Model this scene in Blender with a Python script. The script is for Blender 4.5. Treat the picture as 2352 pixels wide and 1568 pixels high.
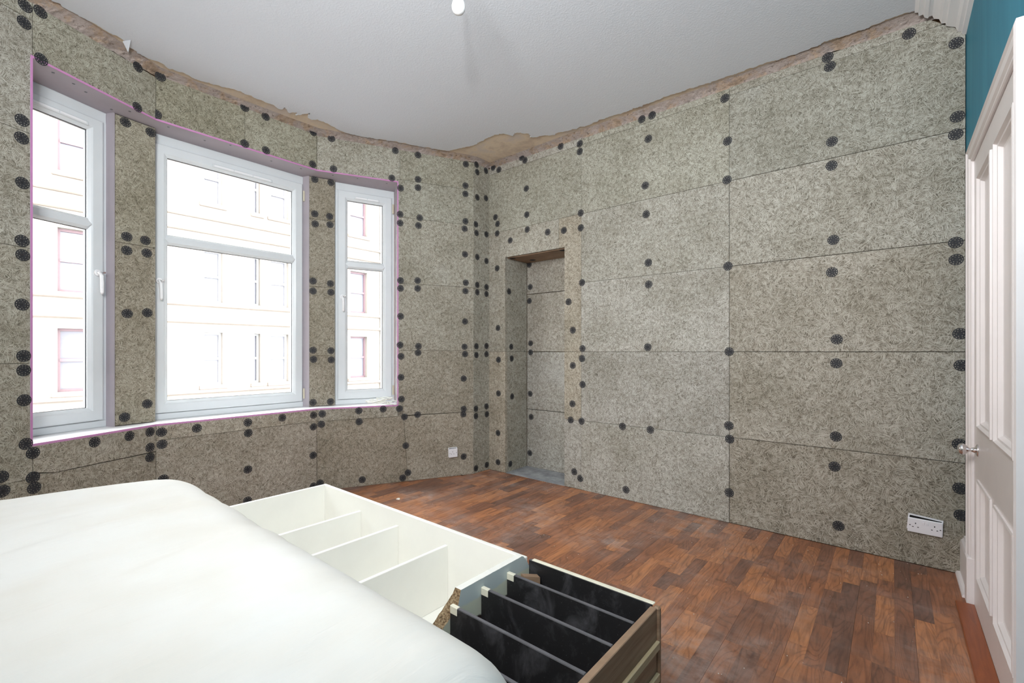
import bpy, bmesh, math, random
from mathutils import Vector, noise
random.seed(7)
for o in list(bpy.data.objects):
    bpy.data.objects.remove(o)
scene = bpy.context.scene
COL = scene.collection

# ------------------------------------------------------------------ camera
CAM_H = 1.202
cam_data = bpy.data.cameras.new('camera')
cam_data.sensor_width = 36.0
cam_data.lens = 36.0 * 1052.0 / 2352.0
cam_data.shift_y = 23.0 / 2352.0
cam_data.clip_start = 0.02
camera = bpy.data.objects.new('camera', cam_data)
COL.objects.link(camera)
camera.location = (0, 0, CAM_H)
camera.rotation_euler = (math.radians(90), 0, math.atan2(0.6389, 0.7693))
scene.camera = camera

# ------------------------------------------------------------------ world (bright overcast daylight)
world = bpy.data.worlds.new('overcast')
scene.world = world
world.use_nodes = True
bg = world.node_tree.nodes['Background']
bg.inputs['Color'].default_value = (0.93, 0.965, 1.0, 1)
bg.inputs['Strength'].default_value = 15.0

# ------------------------------------------------------------------ photographer's flash and an added fill light behind the camera
def lamp(name, kind, loc, energy, color, target=None, **kw):
    d = bpy.data.lights.new(name, kind)
    d.energy = energy
    d.color = color
    for k, v in kw.items():
        setattr(d, k, v)
    o = bpy.data.objects.new(name, d)
    COL.objects.link(o)
    o.location = loc
    if target is not None:
        o.rotation_euler = (Vector(target) - Vector(loc)).to_track_quat('-Z', 'Y').to_euler()
    return o
lamp('flash_head', 'SPOT', (-0.02, -0.32, 2.22), 120, (0.97, 0.985, 1.0), target=(-1.8, 2.0, 3.1), shadow_soft_size=0.05, spot_size=math.radians(128), spot_blend=0.7)
lamp('added_fill', 'AREA', (-0.55, -0.50, 2.32), 70, (0.965, 0.985, 1.0), target=(-1.9, 2.4, 2.62), size=0.8, spread=math.radians(155))  # unseen area light, added to spread even brightness through the room

scene.view_settings.view_transform = 'Standard'
scene.view_settings.look = 'None'
scene.view_settings.gamma = 1.0
scene.view_settings.use_curve_mapping = False
scene.view_settings.exposure = 0.15

# ------------------------------------------------------------------ helpers
def srgb(r, g, b):
    f = lambda c: (c / 12.92 if c <= 0.04045 else ((c + 0.055) / 1.055) ** 2.4)
    return (f(r / 255), f(g / 255), f(b / 255), 1.0)

def link(o, parent=None):
    COL.objects.link(o)
    if parent is not None:
        o.parent = parent
    return o

def tag(o, label=None, category=None, group=None, kind=None):
    if label: o['label'] = label
    if category: o['category'] = category
    if group: o['group'] = group
    if kind: o['kind'] = kind
    return o

def empty(name, loc=(0, 0, 0)):
    o = bpy.data.objects.new(name, None)
    o.empty_display_size = 0.1
    o.location = loc
    COL.objects.link(o)
    return o

def mesh_obj(name, verts, faces, mat, parent=None, smooth=False, uvs=None, loc=None):
    """One mesh object; coordinates are world coordinates (parents stay unrotated)."""
    me = bpy.data.meshes.new(name)
    me.from_pydata([tuple(v) for v in verts], [], faces)
    me.validate()
    if uvs is not None:
        ul = me.uv_layers.new(name='UVMap')
        for lp in me.loops:
            ul.data[lp.index].uv = uvs[lp.vertex_index]
    bm = bmesh.new(); bm.from_mesh(me)
    bmesh.ops.recalc_face_normals(bm, faces=bm.faces)
    bm.to_mesh(me); bm.free()
    if smooth:
        for p in me.polygons: p.use_smooth = True
    me.materials.append(mat)
    o = bpy.data.objects.new(name, me)
    link(o, parent)
    if parent is not None and parent.type == 'EMPTY':
        o.location = -Vector(parent.location)
    return o

class MB:
    """Mesh collector: boxes, prisms, tubes, lathes -> one mesh."""
    def __init__(self):
        self.v = []; self.f = []
    def add(self, v, f):
        b = len(self.v)
        self.v += [tuple(p) for p in v]
        self.f += [tuple(i + b for i in q) for q in f]
        return self
    def hexa(self, p):          # 8 points: bottom loop 0-3, top loop 4-7
        return self.add(p, [(0, 3, 2, 1), (4, 5, 6, 7), (0, 1, 5, 4), (1, 2, 6, 5), (2, 3, 7, 6), (3, 0, 4, 7)])
    def box(self, x0, x1, y0, y1, z0, z1):
        return self.hexa([(x0, y0, z0), (x1, y0, z0), (x1, y1, z0), (x0, y1, z0),
                          (x0, y0, z1), (x1, y0, z1), (x1, y1, z1), (x0, y1, z1)])
    def bbox(self, x0, x1, y0, y1, z0, z1, b=0.003):   # box with chamfered edges
        bm = bmesh.new()
        bmesh.ops.create_cube(bm, size=1)
        for v in bm.verts:
            v.co = ((x0 + x1) / 2 + v.co.x * (x1 - x0), (y0 + y1) / 2 + v.co.y * (y1 - y0), (z0 + z1) / 2 + v.co.z * (z1 - z0))
        bmesh.ops.bevel(bm, geom=bm.edges[:], offset=b, segments=1, affect='EDGES')
        bm.verts.index_update()
        self.add([v.co[:] for v in bm.verts], [[v.index for v in f.verts] for f in bm.faces])
        bm.free()
        return self
    def prism(self, poly, z0, z1):
        n = len(poly)
        v = [(p[0], p[1], z0) for p in poly] + [(p[0], p[1], z1) for p in poly]
        f = [tuple(range(n))[::-1], tuple(range(n, 2 * n))] + [(i, (i + 1) % n, n + (i + 1) % n, n + i) for i in range(n)]
        return self.add(v, f)
    def sweep(self, poly, axis, a0, a1):
        """extrude a 2D profile along axis 'x' (poly = y,z) or 'y' (poly = x,z)"""
        n = len(poly)
        mk = (lambda p, a: (a, p[0], p[1])) if axis == 'x' else (lambda p, a: (p[0], a, p[1]))
        v = [mk(p, a0) for p in poly] + [mk(p, a1) for p in poly]
        f = [tuple(range(n))[::-1], tuple(range(n, 2 * n))] + [(i, (i + 1) % n, n + (i + 1) % n, n + i) for i in range(n)]
        return self.add(v, f)
    def tube(self, pts, r, seg=8, closed=False):
        pts = [Vector(p) for p in pts]
        n = len(pts); rings = []
        up = Vector((0.13, 0.21, 0.97)).normalized()
        for i, p in enumerate(pts):
            a = pts[(i - 1) % n] if (i > 0 or closed) else p
            b = pts[(i + 1) % n] if (i < n - 1 or closed) else p
            t = (b - a).normalized()
            s = t.cross(up)
            if s.length < 1e-3: s = t.cross(Vector((1, 0, 0)))
            s.normalize(); w = s.cross(t)
            rr = r[i] if isinstance(r, (list, tuple)) else r
            rings.append([p + (s * math.cos(k * 2 * math.pi / seg) + w * math.sin(k * 2 * math.pi / seg)) * rr for k in range(seg)])
        v = [q for ring in rings for q in ring]; f = []
        for i in range(n if closed else n - 1):
            j = (i + 1) % n
            for k in range(seg):
                f.append((i * seg + k, i * seg + (k + 1) % seg, j * seg + (k + 1) % seg, j * seg + k))
        if not closed:
            f.append(tuple(range(seg))[::-1]); f.append(tuple(range((n - 1) * seg, n * seg)))
        return self.add(v, f)
    def lathe(self, prof, origin, axis, seg=20):
        """prof = (distance along axis, radius)"""
        o = Vector(origin); a = Vector(axis).normalized()
        s = a.cross(Vector((0, 0, 1)))
        if s.length < 1e-3: s = Vector((1, 0, 0))
        s.normalize(); w = a.cross(s)
        v = []; f = []
        for d, r in prof:
            v += [o + a * d + (s * math.cos(k * 2 * math.pi / seg) + w * math.sin(k * 2 * math.pi / seg)) * max(r, 1e-5) for k in range(seg)]
        m = len(prof)
        for i in range(m - 1):
            for k in range(seg):
                f.append((i * seg + k, i * seg + (k + 1) % seg, (i + 1) * seg + (k + 1) % seg, (i + 1) * seg + k))
        f.append(tuple(range(seg))[::-1]); f.append(tuple(range((m - 1) * seg, m * seg)))
        return self.add(v, f)
    def map(self, fn):
        self.v = [tuple(fn(*p)) for p in self.v]
        return self
    def build(self, name, mat, parent=None, smooth=False):
        return mesh_obj(name, self.v, self.f, mat, parent, smooth)

class Plane:
    """A vertical wall plane: s along the wall, z up, w away from the room."""
    def __init__(self, P, Q):
        self.P = Vector((P[0], P[1])); d = Vector((Q[0] - P[0], Q[1] - P[1]))
        self.len = d.length; self.d = d / self.len
        n = Vector((self.d.y, -self.d.x))
        if self.P.dot(n) < 0: n = -n          # camera stands at the origin of the plan
        self.n = n
        self.boards = []
    def at(self, s, z, w=0.0):
        p = self.P + self.d * s + self.n * w
        return Vector((p.x, p.y, z))

def offset_poly(poly, a):
    """shrink a counter-clockwise or clockwise polygon by a"""
    area = sum(poly[i][0] * poly[(i + 1) % len(poly)][1] - poly[(i + 1) % len(poly)][0] * poly[i][1] for i in range(len(poly)))
    sg = 1 if area > 0 else -1
    out = []; n = len(poly)
    for i in range(n):
        p0 = Vector(poly[i - 1]); p1 = Vector(poly[i]); p2 = Vector(poly[(i + 1) % n])
        e1 = (p1 - p0).normalized(); e2 = (p2 - p1).normalized()
        n1 = Vector((-e1.y, e1.x)) * sg; n2 = Vector((-e2.y, e2.x)) * sg
        m = (n1 + n2)
        if m.length < 1e-4: out.append(tuple(p1 + n1 * a)); continue
        m.normalize()
        out.append(tuple(p1 + m * (a / max(0.3, m.dot(n1)))))
    return out

# ------------------------------------------------------------------ materials
def new_mat(name):
    m = bpy.data.materials.new(name)
    m.use_nodes = True
    nt = m.node_tree
    return m, nt, nt.nodes['Principled BSDF']

def N(nt, typ, **kw):
    n = nt.nodes.new(typ)
    for k, v in kw.items():
        if k.startswith('i_'):
            n.inputs[k[2:].replace('_', ' ')].default_value = v
        else:
            setattr(n, k, v)
    return n

def math_node(nt, op, a, b=None):
    n = nt.nodes.new('ShaderNodeMath'); n.operation = op
    for i, x in enumerate((a, b)):
        if x is None: continue
        if isinstance(x, (int, float)): n.inputs[i].default_value = x
        else: nt.links.new(x, n.inputs[i])
    return n.outputs[0]

def mix_col(nt, fac, a, b, mode='MIX'):
    n = nt.nodes.new('ShaderNodeMix'); n.data_type = 'RGBA'; n.blend_type = mode
    for s, x in ((n.inputs[0], fac), (n.inputs[6], a), (n.inputs[7], b)):
        if isinstance(x, (int, float)): s.default_value = x
        elif isinstance(x, tuple): s.default_value = x
        else: nt.links.new(x, s)
    return n.outputs[2]

def ramp(nt, src, stops):
    n = nt.nodes.new('ShaderNodeValToRGB')
    while len(n.color_ramp.elements) < len(stops): n.color_ramp.elements.new(0.5)
    for e, (p, c) in zip(n.color_ramp.elements, stops):
        e.position = p; e.color = c if isinstance(c, tuple) else (c, c, c, 1)
    nt.links.new(src, n.inputs[0])
    return n.outputs[0]

def noise_tex(nt, vec, scale, detail=3.0, rough=0.5, dist=0.0):
    n = nt.nodes.new('ShaderNodeTexNoise')
    n.inputs['Scale'].default_value = scale; n.inputs['Detail'].default_value = detail
    n.inputs['Roughness'].default_value = rough; n.inputs['Distortion'].default_value = dist
    if vec is not None: nt.links.new(vec, n.inputs['Vector'])
    return n

def mapping(nt, vec, scale=(1, 1, 1), rot=(0, 0, 0), loc=(0, 0, 0)):
    n = nt.nodes.new('ShaderNodeMapping')
    n.inputs['Scale'].default_value = scale; n.inputs['Rotation'].default_value = rot; n.inputs['Location'].default_value = loc
    nt.links.new(vec, n.inputs['Vector'])
    return n.outputs[0]

def bump(nt, height, strength, dist, bsdf):
    b = nt.nodes.new('ShaderNodeBump')
    b.inputs['Strength'].default_value = strength; b.inputs['Distance'].default_value = dist
    nt.links.new(height, b.inputs['Height']); nt.links.new(b.outputs[0], bsdf.inputs['Normal'])

def plain(name, col, rough=0.5, metal=0.0, var=0.0, vscale=6.0, bumpy=0.0, bscale=120.0, spec=0.5):
    m, nt, b = new_mat(name)
    b.inputs['Roughness'].default_value = rough; b.inputs['Metallic'].default_value = metal
    b.inputs['Specular IOR Level'].default_value = spec
    b.inputs['Base Color'].default_value = col
    pos = N(nt, 'ShaderNodeNewGeometry').outputs['Position']
    if var:
        n = noise_tex(nt, pos, vscale, 4.0, 0.6)
        dark = tuple(c * (1 - var) for c in col[:3]) + (1,)
        lite = tuple(min(1, c * (1 + var * 0.5)) for c in col[:3]) + (1,)
        nt.links.new(ramp(nt, n.outputs[0], [(0.3, dark), (0.7, lite)]), b.inputs['Base Color'])
    if bumpy:
        n2 = noise_tex(nt, pos, bscale, 2.0)
        bump(nt, n2.outputs[0], bumpy, 0.004, b)
    return m

def woodwool():
    m, nt, b = new_mat('wood_wool_board')
    uv = N(nt, 'ShaderNodeUVMap').outputs[0]
    warp = noise_tex(nt, uv, 7.0, 0.0)
    off = nt.nodes.new('ShaderNodeVectorMath'); off.operation = 'SUBTRACT'
    nt.links.new(warp.outputs['Color'], off.inputs[0]); off.inputs[1].default_value = (0.5, 0.5, 0.5)
    sc = nt.nodes.new('ShaderNodeVectorMath'); sc.operation = 'SCALE'; sc.inputs['Scale'].default_value = 0.014
    nt.links.new(off.outputs[0], sc.inputs[0])
    ad = nt.nodes.new('ShaderNodeVectorMath'); ad.operation = 'ADD'
    nt.links.new(uv, ad.inputs[0]); nt.links.new(sc.outputs[0], ad.inputs[1])
    base = ad.outputs[0]
    height = None
    # seven layers of strands; each layer is cut into small tufts that lie in random directions
    for k, (tuft, length, width) in enumerate(((31.0, 18.0, 330.0), (37.0, 22.0, 400.0), (27.0, 15.0, 290.0), (43.0, 20.0, 360.0), (34.0, 17.0, 430.0), (24.0, 14.0, 270.0), (40.0, 19.0, 310.0))):
        tv = nt.nodes.new('ShaderNodeTexVoronoi'); tv.voronoi_dimensions = '2D'; tv.inputs['Scale'].default_value = tuft
        nt.links.new(mapping(nt, uv, (1, 1, 1), (0, 0, 0.7 * k), (5.3 * k + 0.37, 2.9 * k, 0)), tv.inputs['Vector'])
        tc = N(nt, 'ShaderNodeSeparateColor'); nt.links.new(tv.outputs['Color'], tc.inputs[0])
        rot = nt.nodes.new('ShaderNodeVectorRotate'); rot.rotation_type = 'Z_AXIS'
        nt.links.new(base, rot.inputs['Vector'])
        nt.links.new(math_node(nt, 'MULTIPLY', tc.outputs[1], 3.1416), rot.inputs['Angle'])
        mp = mapping(nt, rot.outputs[0], (length, width, 1.0), (0, 0, 0), (1.7 * k, 3.9 * k, 0))
        vo = nt.nodes.new('ShaderNodeTexVoronoi'); vo.voronoi_dimensions = '2D'
        vo.inputs['Scale'].default_value = 1.0
        nt.links.new(mp, vo.inputs['Vector'])
        body = math_node(nt, 'SUBTRACT', 1.0, math_node(nt, 'MULTIPLY', vo.outputs['Distance'], 1.6))
        rnd = N(nt, 'ShaderNodeSeparateColor'); nt.links.new(vo.outputs['Color'], rnd.inputs[0])
        hgt = math_node(nt, 'MULTIPLY', math_node(nt, 'MAXIMUM', body, 0.0), ramp(nt, rnd.outputs[0], [(0.38, 0.10), (0.95, 1.0)]))
        height = hgt if height is None else math_node(nt, 'MAXIMUM', height, hgt)
    col = ramp(nt, height, [(0.10, srgb(104, 99, 90)), (0.30, srgb(147, 142, 132)), (0.52, srgb(169, 165, 156)), (0.82, srgb(199, 196, 189))])  # strand relief is flat: shade in the gaps is painted into these colours
    big = noise_tex(nt, uv, 2.3, 3.0, 0.6)
    tint = ramp(nt, big.outputs[0], [(0.3, (0.80, 0.79, 0.76, 1)), (0.55, (1, 1, 1, 1)), (0.75, (1.08, 1.09, 1.10, 1))])
    col = mix_col(nt, 1.0, col, tint, 'MULTIPLY')
    oi = N(nt, 'ShaderNodeObjectInfo')
    col = mix_col(nt, 1.0, col, oi.outputs['Color'], 'MULTIPLY')
    # pale cement patches
    pn = noise_tex(nt, uv, 1.1, 2.0, 0.5)
    patch = ramp(nt, pn.outputs[0], [(0.66, 0.0), (0.80, 1.0)])
    pf = math_node(nt, 'MULTIPLY', patch, 0.4)
    col = mix_col(nt, pf, col, srgb(190, 190, 186))
    nt.links.new(col, b.inputs['Base Color'])
    b.inputs['Roughness'].default_value = 0.95; b.inputs['Specular IOR Level'].default_value = 0.1
    return m

def laminate():
    m, nt, b = new_mat('laminate_stave')
    pos = N(nt, 'ShaderNodeNewGeometry').outputs['Position']
    at = N(nt, 'ShaderNodeAttribute', attribute_name='tint')
    sep = N(nt, 'ShaderNodeSeparateColor'); nt.links.new(at.outputs['Color'], sep.inputs[0])
    cmb = N(nt, 'ShaderNodeCombineXYZ'); nt.links.new(math_node(nt, 'MULTIPLY', sep.outputs[1], 37.0), cmb.inputs[0]); nt.links.new(math_node(nt, 'MULTIPLY', sep.outputs[2], 53.0), cmb.inputs[1])
    ad = nt.nodes.new('ShaderNodeVectorMath'); ad.operation = 'ADD'
    nt.links.new(pos, ad.inputs[0]); nt.links.new(cmb.outputs[0], ad.inputs[1])
    g = noise_tex(nt, mapping(nt, ad.outputs[0], (55, 5, 1)), 1.0, 5.0, 0.65, 1.2)
    g2 = noise_tex(nt, mapping(nt, ad.outputs[0], (14, 2.2, 1)), 1.0, 2.0, 0.5, 2.5)
    base = ramp(nt, sep.outputs[0], [(0.0, srgb(116, 78, 60)), (0.45, srgb(150, 94, 61)), (0.75, srgb(170, 108, 67)), (1.0, srgb(186, 122, 76))])
    gr = ramp(nt, g.outputs[0], [(0.3, (0.62, 0.60, 0.60, 1)), (0.52, (1, 1, 1, 1)), (0.75, (1.13, 1.12, 1.1, 1))])
    gr2 = ramp(nt, g2.outputs[0], [(0.35, (0.78, 0.77, 0.78, 1)), (0.6, (1.05, 1.05, 1.05, 1))])
    g3 = noise_tex(nt, mapping(nt, ad.outputs[0], (9, 1.5, 1)), 1.0, 1.0, 0.4, 0.6)
    rings = math_node(nt, 'SINE', math_node(nt, 'MULTIPLY', g3.outputs[0], 85.0))
    gr3 = ramp(nt, rings, [(0.0, (1, 1, 1, 1)), (0.7, (0.92, 0.91, 0.90, 1)), (1.0, (0.70, 0.67, 0.66, 1))])
    col = mix_col(nt, 1.0, mix_col(nt, 1.0, base, gr, 'MULTIPLY'), gr2, 'MULTIPLY')
    col = mix_col(nt, 1.0, col, gr3, 'MULTIPLY')
    d1 = noise_tex(nt, mapping(nt, pos, (1.0, 1.0, 1.0), (0, 0, 0.6)), 1.6, 4.0, 0.6)
    d2 = noise_tex(nt, mapping(nt, pos, (7.0, 12.0, 1.0), (0, 0, 0.9)), 1.0, 4.0, 0.7)
    dust = math_node(nt, 'MULTIPLY', ramp(nt, d1.outputs[0], [(0.42, 0.0), (0.72, 1.0)]), ramp(nt, d2.outputs[0], [(0.35, 0.0), (0.75, 1.0)]))
    dust = math_node(nt, 'MULTIPLY', dust, 0.7)
    speck = noise_tex(nt, pos, 160.0, 1.0)
    sp2 = math_node(nt, 'MULTIPLY', ramp(nt, speck.outputs[0], [(0.74, 0.0), (0.78, 1.0)]), 0.5)
    col = mix_col(nt, math_node(nt, 'MAXIMUM', math_node(nt, 'ADD', dust, 0.05), sp2), col, srgb(194, 180, 172))
    nt.links.new(col, b.inputs['Base Color'])
    nt.links.new(math_node(nt, 'ADD', math_node(nt, 'MULTIPLY', dust, 0.5), 0.38), b.inputs['Roughness'])
    b.inputs['Specular IOR Level'].default_value = 0.35
    return m

def raw_plaster():
    m, nt, b = new_mat('raw_plaster')
    pos = N(nt, 'ShaderNodeNewGeometry').outputs['Position']
    n = noise_tex(nt, pos, 7.0, 5.0, 0.65, 0.4)
    n2 = noise_tex(nt, pos, 45.0, 4.0, 0.7)
    c = ramp(nt, n.outputs[0], [(0.28, srgb(116, 98, 82)), (0.42, srgb(172, 150, 130)), (0.5, srgb(166, 152, 144)), (0.7, srgb(178, 166, 160))])
    c2 = ramp(nt, n2.outputs[0], [(0.28, (0.35, 0.30, 0.25, 1)), (0.42, (1, 1, 1, 1)), (0.7, (1.1, 1.1, 1.1, 1))])
    nt.links.new(mix_col(nt, 1.0, c, c2, 'MULTIPLY'), b.inputs['Base Color'])
    b.inputs['Roughness'].default_value = 0.95
    bump(nt, n2.outputs[0], 0.9, 0.01, b)
    return m

def ceiling_plaster():
    m, nt, b = new_mat('ceiling_bare_plaster')
    pos = N(nt, 'ShaderNodeNewGeometry').outputs['Position']
    n = noise_tex(nt, pos, 5.0, 4.0, 0.6)
    c = ramp(nt, n.outputs[0], [(0.35, srgb(200, 180, 160)), (0.5, srgb(220, 202, 178)), (0.65, srgb(208, 194, 182))])
    nt.links.new(c, b.inputs['Base Color']); b.inputs['Roughness'].default_value = 0.9
    bump(nt, noise_tex(nt, pos, 60.0, 3.0).outputs[0], 0.3, 0.004, b)
    return m

def ceiling_white():
    m, nt, b = new_mat('ceiling_stippled_paint')
    pos = N(nt, 'ShaderNodeNewGeometry').outputs['Position']
    b.inputs['Base Color'].default_value = srgb(218, 221, 227)
    b.inputs['Roughness'].default_value = 0.6
    n = noise_tex(nt, pos, 105.0, 2.0, 0.5)
    bump(nt, ramp(nt, n.outputs[0], [(0.45, 0.0), (0.7, 1.0)]), 0.2, 0.0025, b)
    return m

def wood(name, c0, c1, axis_scale, rough=0.6):
    m, nt, b = new_mat(name)
    pos = N(nt, 'ShaderNodeNewGeometry').outputs['Position']
    g = noise_tex(nt, mapping(nt, pos, axis_scale), 1.0, 5.0, 0.65, 0.8)
    nt.links.new(ramp(nt, g.outputs[0], [(0.3, c0), (0.7, c1)]), b.inputs['Base Color'])
    b.inputs['Roughness'].default_value = rough
    return m

def dusty_black():
    m, nt, b = new_mat('dusty_black_paint')
    pos = N(nt, 'ShaderNodeNewGeometry').outputs['Position']
    n = noise_tex(nt, mapping(nt, pos, (1, 1, 0.6), (0.4, 0.2, 0.5)), 9.0, 5.0, 0.7, 0.6)
    n2 = noise_tex(nt, pos, 240.0, 1.0)
    d = math_node(nt, 'MAXIMUM', math_node(nt, 'MULTIPLY', ramp(nt, n.outputs[0], [(0.5, 0.0), (0.85, 1.0)]), 0.5), math_node(nt, 'MULTIPLY', ramp(nt, n2.outputs[0], [(0.73, 0.0), (0.78, 1.0)]), 0.4))
    nz = N(nt, 'ShaderNodeSeparateXYZ'); nt.links.new(N(nt, 'ShaderNodeNewGeometry').outputs['Normal'], nz.inputs[0])
    lying = math_node(nt, 'MULTIPLY', ramp(nt, nz.outputs[2], [(0.6, 0.0), (0.9, 1.0)]), math_node(nt, 'ADD', math_node(nt, 'MULTIPLY', n.outputs[0], 0.5), 0.25))
    d = math_node(nt, 'MAXIMUM', d, lying)          # dust settled on the upturned edges
    nt.links.new(mix_col(nt, d, srgb(30, 29, 30), srgb(128, 126, 130)), b.inputs['Base Color'])
    b.inputs['Roughness'].default_value = 0.55
    return m

def divider_paint():
    """grey-green board: grey top band, cream lower band, bare dark wood with brushed edge below"""
    m, nt, b = new_mat('divider_brushed_paint')
    pos = N(nt, 'ShaderNodeNewGeometry').outputs['Position']
    sp = N(nt, 'ShaderNodeSeparateXYZ'); nt.links.new(pos, sp.inputs[0])
    n = noise_tex(nt, mapping(nt, pos, (1, 26, 26)), 1.0, 4.0, 0.6)
    nl = noise_tex(nt, mapping(nt, pos, (1, 7, 3)), 1.0, 2.0, 0.5)
    zz = math_node(nt, 'ADD', sp.outputs[2], math_node(nt, 'MULTIPLY', math_node(nt, 'SUBTRACT', n.outputs[0], 0.5), 0.02))
    zz2 = math_node(nt, 'ADD', zz, math_node(nt, 'MULTIPLY', math_node(nt, 'SUBTRACT', nl.outputs[0], 0.5), 0.07))
    band = ramp(nt, zz, [(0.322, srgb(222, 222, 200)), (0.330, srgb(206, 214, 212))])
    col = mix_col(nt, ramp(nt, zz2, [(0.262, 1.0), (0.268, 0.0)]), band, srgb(50, 36, 30))
    nt.links.new(col, b.inputs['Base Color']); b.inputs['Roughness'].default_value = 0.5
    return m

def teal_paint():
    m, nt, b = new_mat('teal_gloss_wall_paint')
    pos = N(nt, 'ShaderNodeNewGeometry').outputs['Position']
    n = noise_tex(nt, mapping(nt, pos, (1, 9, 1.2)), 1.0, 3.0, 0.5)
    nt.links.new(ramp(nt, n.outputs[0], [(0.3, srgb(54, 130, 154)), (0.7, srgb(66, 146, 170))]), b.inputs['Base Color'])
    b.inputs['Roughness'].default_value = 0.55; b.inputs['Specular IOR Level'].default_value = 0.25
    bump(nt, n.outputs[0], 0.15, 0.01, b)
    return m

def concrete():
    m, nt, b = new_mat('grey_concrete')
    pos = N(nt, 'ShaderNodeNewGeometry').outputs['Position']
    n = noise_tex(nt, pos, 8.0, 5.0, 0.65)
    nt.links.new(ramp(nt, n.outputs[0], [(0.3, srgb(120, 122, 124)), (0.7, srgb(172, 174, 176))]), b.inputs['Base Color'])
    b.inputs['Roughness'].default_value = 0.9
    return m

def chipboard():
    m, nt, b = new_mat('broken_chipboard')
    pos = N(nt, 'ShaderNodeNewGeometry').outputs['Position']
    n = noise_tex(nt, pos, 140.0, 3.0, 0.7)
    nt.links.new(ramp(nt, n.outputs[0], [(0.35, srgb(92, 70, 48)), (0.5, srgb(150, 124, 92)), (0.65, srgb(186, 164, 130))]), b.inputs['Base Color'])
    b.inputs['Roughness'].default_value = 0.95
    bump(nt, n.outputs[0], 1.0, 0.006, b)
    return m

def glass():
    m, nt, b = new_mat('window_glass')
    nt.nodes.remove(b)
    tr = N(nt, 'ShaderNodeBsdfTransparent'); tr.inputs[0].default_value = (0.97, 0.985, 0.98, 1)
    gl = N(nt, 'ShaderNodeBsdfGlossy'); gl.inputs['Roughness'].default_value = 0.02
    mx = N(nt, 'ShaderNodeMixShader'); mx.inputs[0].default_value = 0.045
    nt.links.new(tr.outputs[0], mx.inputs[1]); nt.links.new(gl.outputs[0], mx.inputs[2])
    nt.links.new(mx.outputs[0], nt.nodes['Material Output'].inputs[0])
    return m

M = {
    'wool': woodwool(),
    'lam': laminate(),
    'raw': raw_plaster(),
    'bare': ceiling_plaster(),
    'ceil': ceiling_white(),
    'backing': plain('old_masonry', srgb(124, 98, 72), 0.95, var=0.3, vscale=9),
    'washer': plain('black_plastic', srgb(50, 50, 53), 0.65, var=0.15, vscale=30, spec=0.3),
    'hub': plain('black_plastic_hub', srgb(28, 28, 30), 0.6),
    'pvc': plain('white_pvc', srgb(222, 226, 228), 0.35, var=0.03, vscale=5),
    'gasket': plain('window_gasket', srgb(70, 70, 74), 0.6),
    'glass': glass(),
    'board_grey': plain('grey_plasterboard', srgb(176, 168, 174), 0.8, var=0.08, vscale=4),
    'pink': plain('pink_board_edge', srgb(198, 136, 184), 0.7, var=0.06, vscale=20),
    'sill': plain('white_sill_paint', srgb(245, 245, 246), 0.5, var=0.02),
    'teal': teal_paint(),
    'gloss': plain('white_gloss_woodwork', srgb(238, 231, 229), 0.32, var=0.03, vscale=7),
    'cornice': plain('cornice_plaster_paint', srgb(243, 242, 243), 0.6, var=0.03),
    'fabric': None,
    'shelf': plain('cream_shelf_paint', srgb(241, 239, 231), 0.45, var=0.03, vscale=5),
    'edge': plain('cream_edge_paint', srgb(233, 228, 206), 0.5, var=0.08, vscale=20),
    'black': dusty_black(),
    'divider': divider_paint(),
    'chip': chipboard(),
    'ply': wood('aged_plywood', srgb(126, 98, 76), srgb(164, 136, 110), (3, 3, 40)),
    'batten': wood('pale_batten_wood', srgb(176, 158, 124), srgb(202, 186, 154), (30, 3, 30)),
    'oldwood': wood('old_dark_wood', srgb(92, 58, 40), srgb(128, 84, 58), (8, 8, 30)),
    'thresh': wood('mahogany_threshold', srgb(128, 66, 36), srgb(160, 88, 48), (60, 4, 1), 0.35),
    'chrome': plain('chrome', srgb(232, 230, 232), 0.08, 1.0),
    'socket': plain('white_socket_plastic', srgb(240, 239, 243), 0.35),
    'dark': plain('dark_slot', srgb(18, 16, 16), 0.7),
    'steel': plain('screw_steel', srgb(120, 120, 122), 0.4, 0.8),
    'cable': plain('white_cable', srgb(226, 225, 216), 0.45),
    'bulb': plain('opal_bulb', srgb(248, 248, 248), 0.15),
    'brass': plain('hinge_cover', srgb(206, 198, 176), 0.5),
    'concrete': concrete(),
    'stone': plain('pale_sandstone', srgb(122, 114, 106), 0.9, var=0.10, vscale=1.6),
    'stone_trim': plain('sandstone_trim', srgb(112, 100, 92), 0.9, var=0.12, vscale=2.5),
    'sash_white': plain('street_window_paint', srgb(140, 138, 137), 0.6),
    'sash_brown': plain('street_window_brown_paint', srgb(96, 74, 78), 0.6),
    'street_glass': plain('street_window_glass', srgb(88, 85, 92), 0.3),
    'road': plain('street_asphalt', srgb(96, 96, 96), 0.95, var=0.1),
    'wallpaint': plain('white_wall_paint', srgb(226, 224, 220), 0.8),
    'crumb': plain('plaster_crumb', srgb(224, 218, 208), 0.9),
    'rubber': plain('dark_board_joint', srgb(92, 64, 48), 0.95),
}
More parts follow.
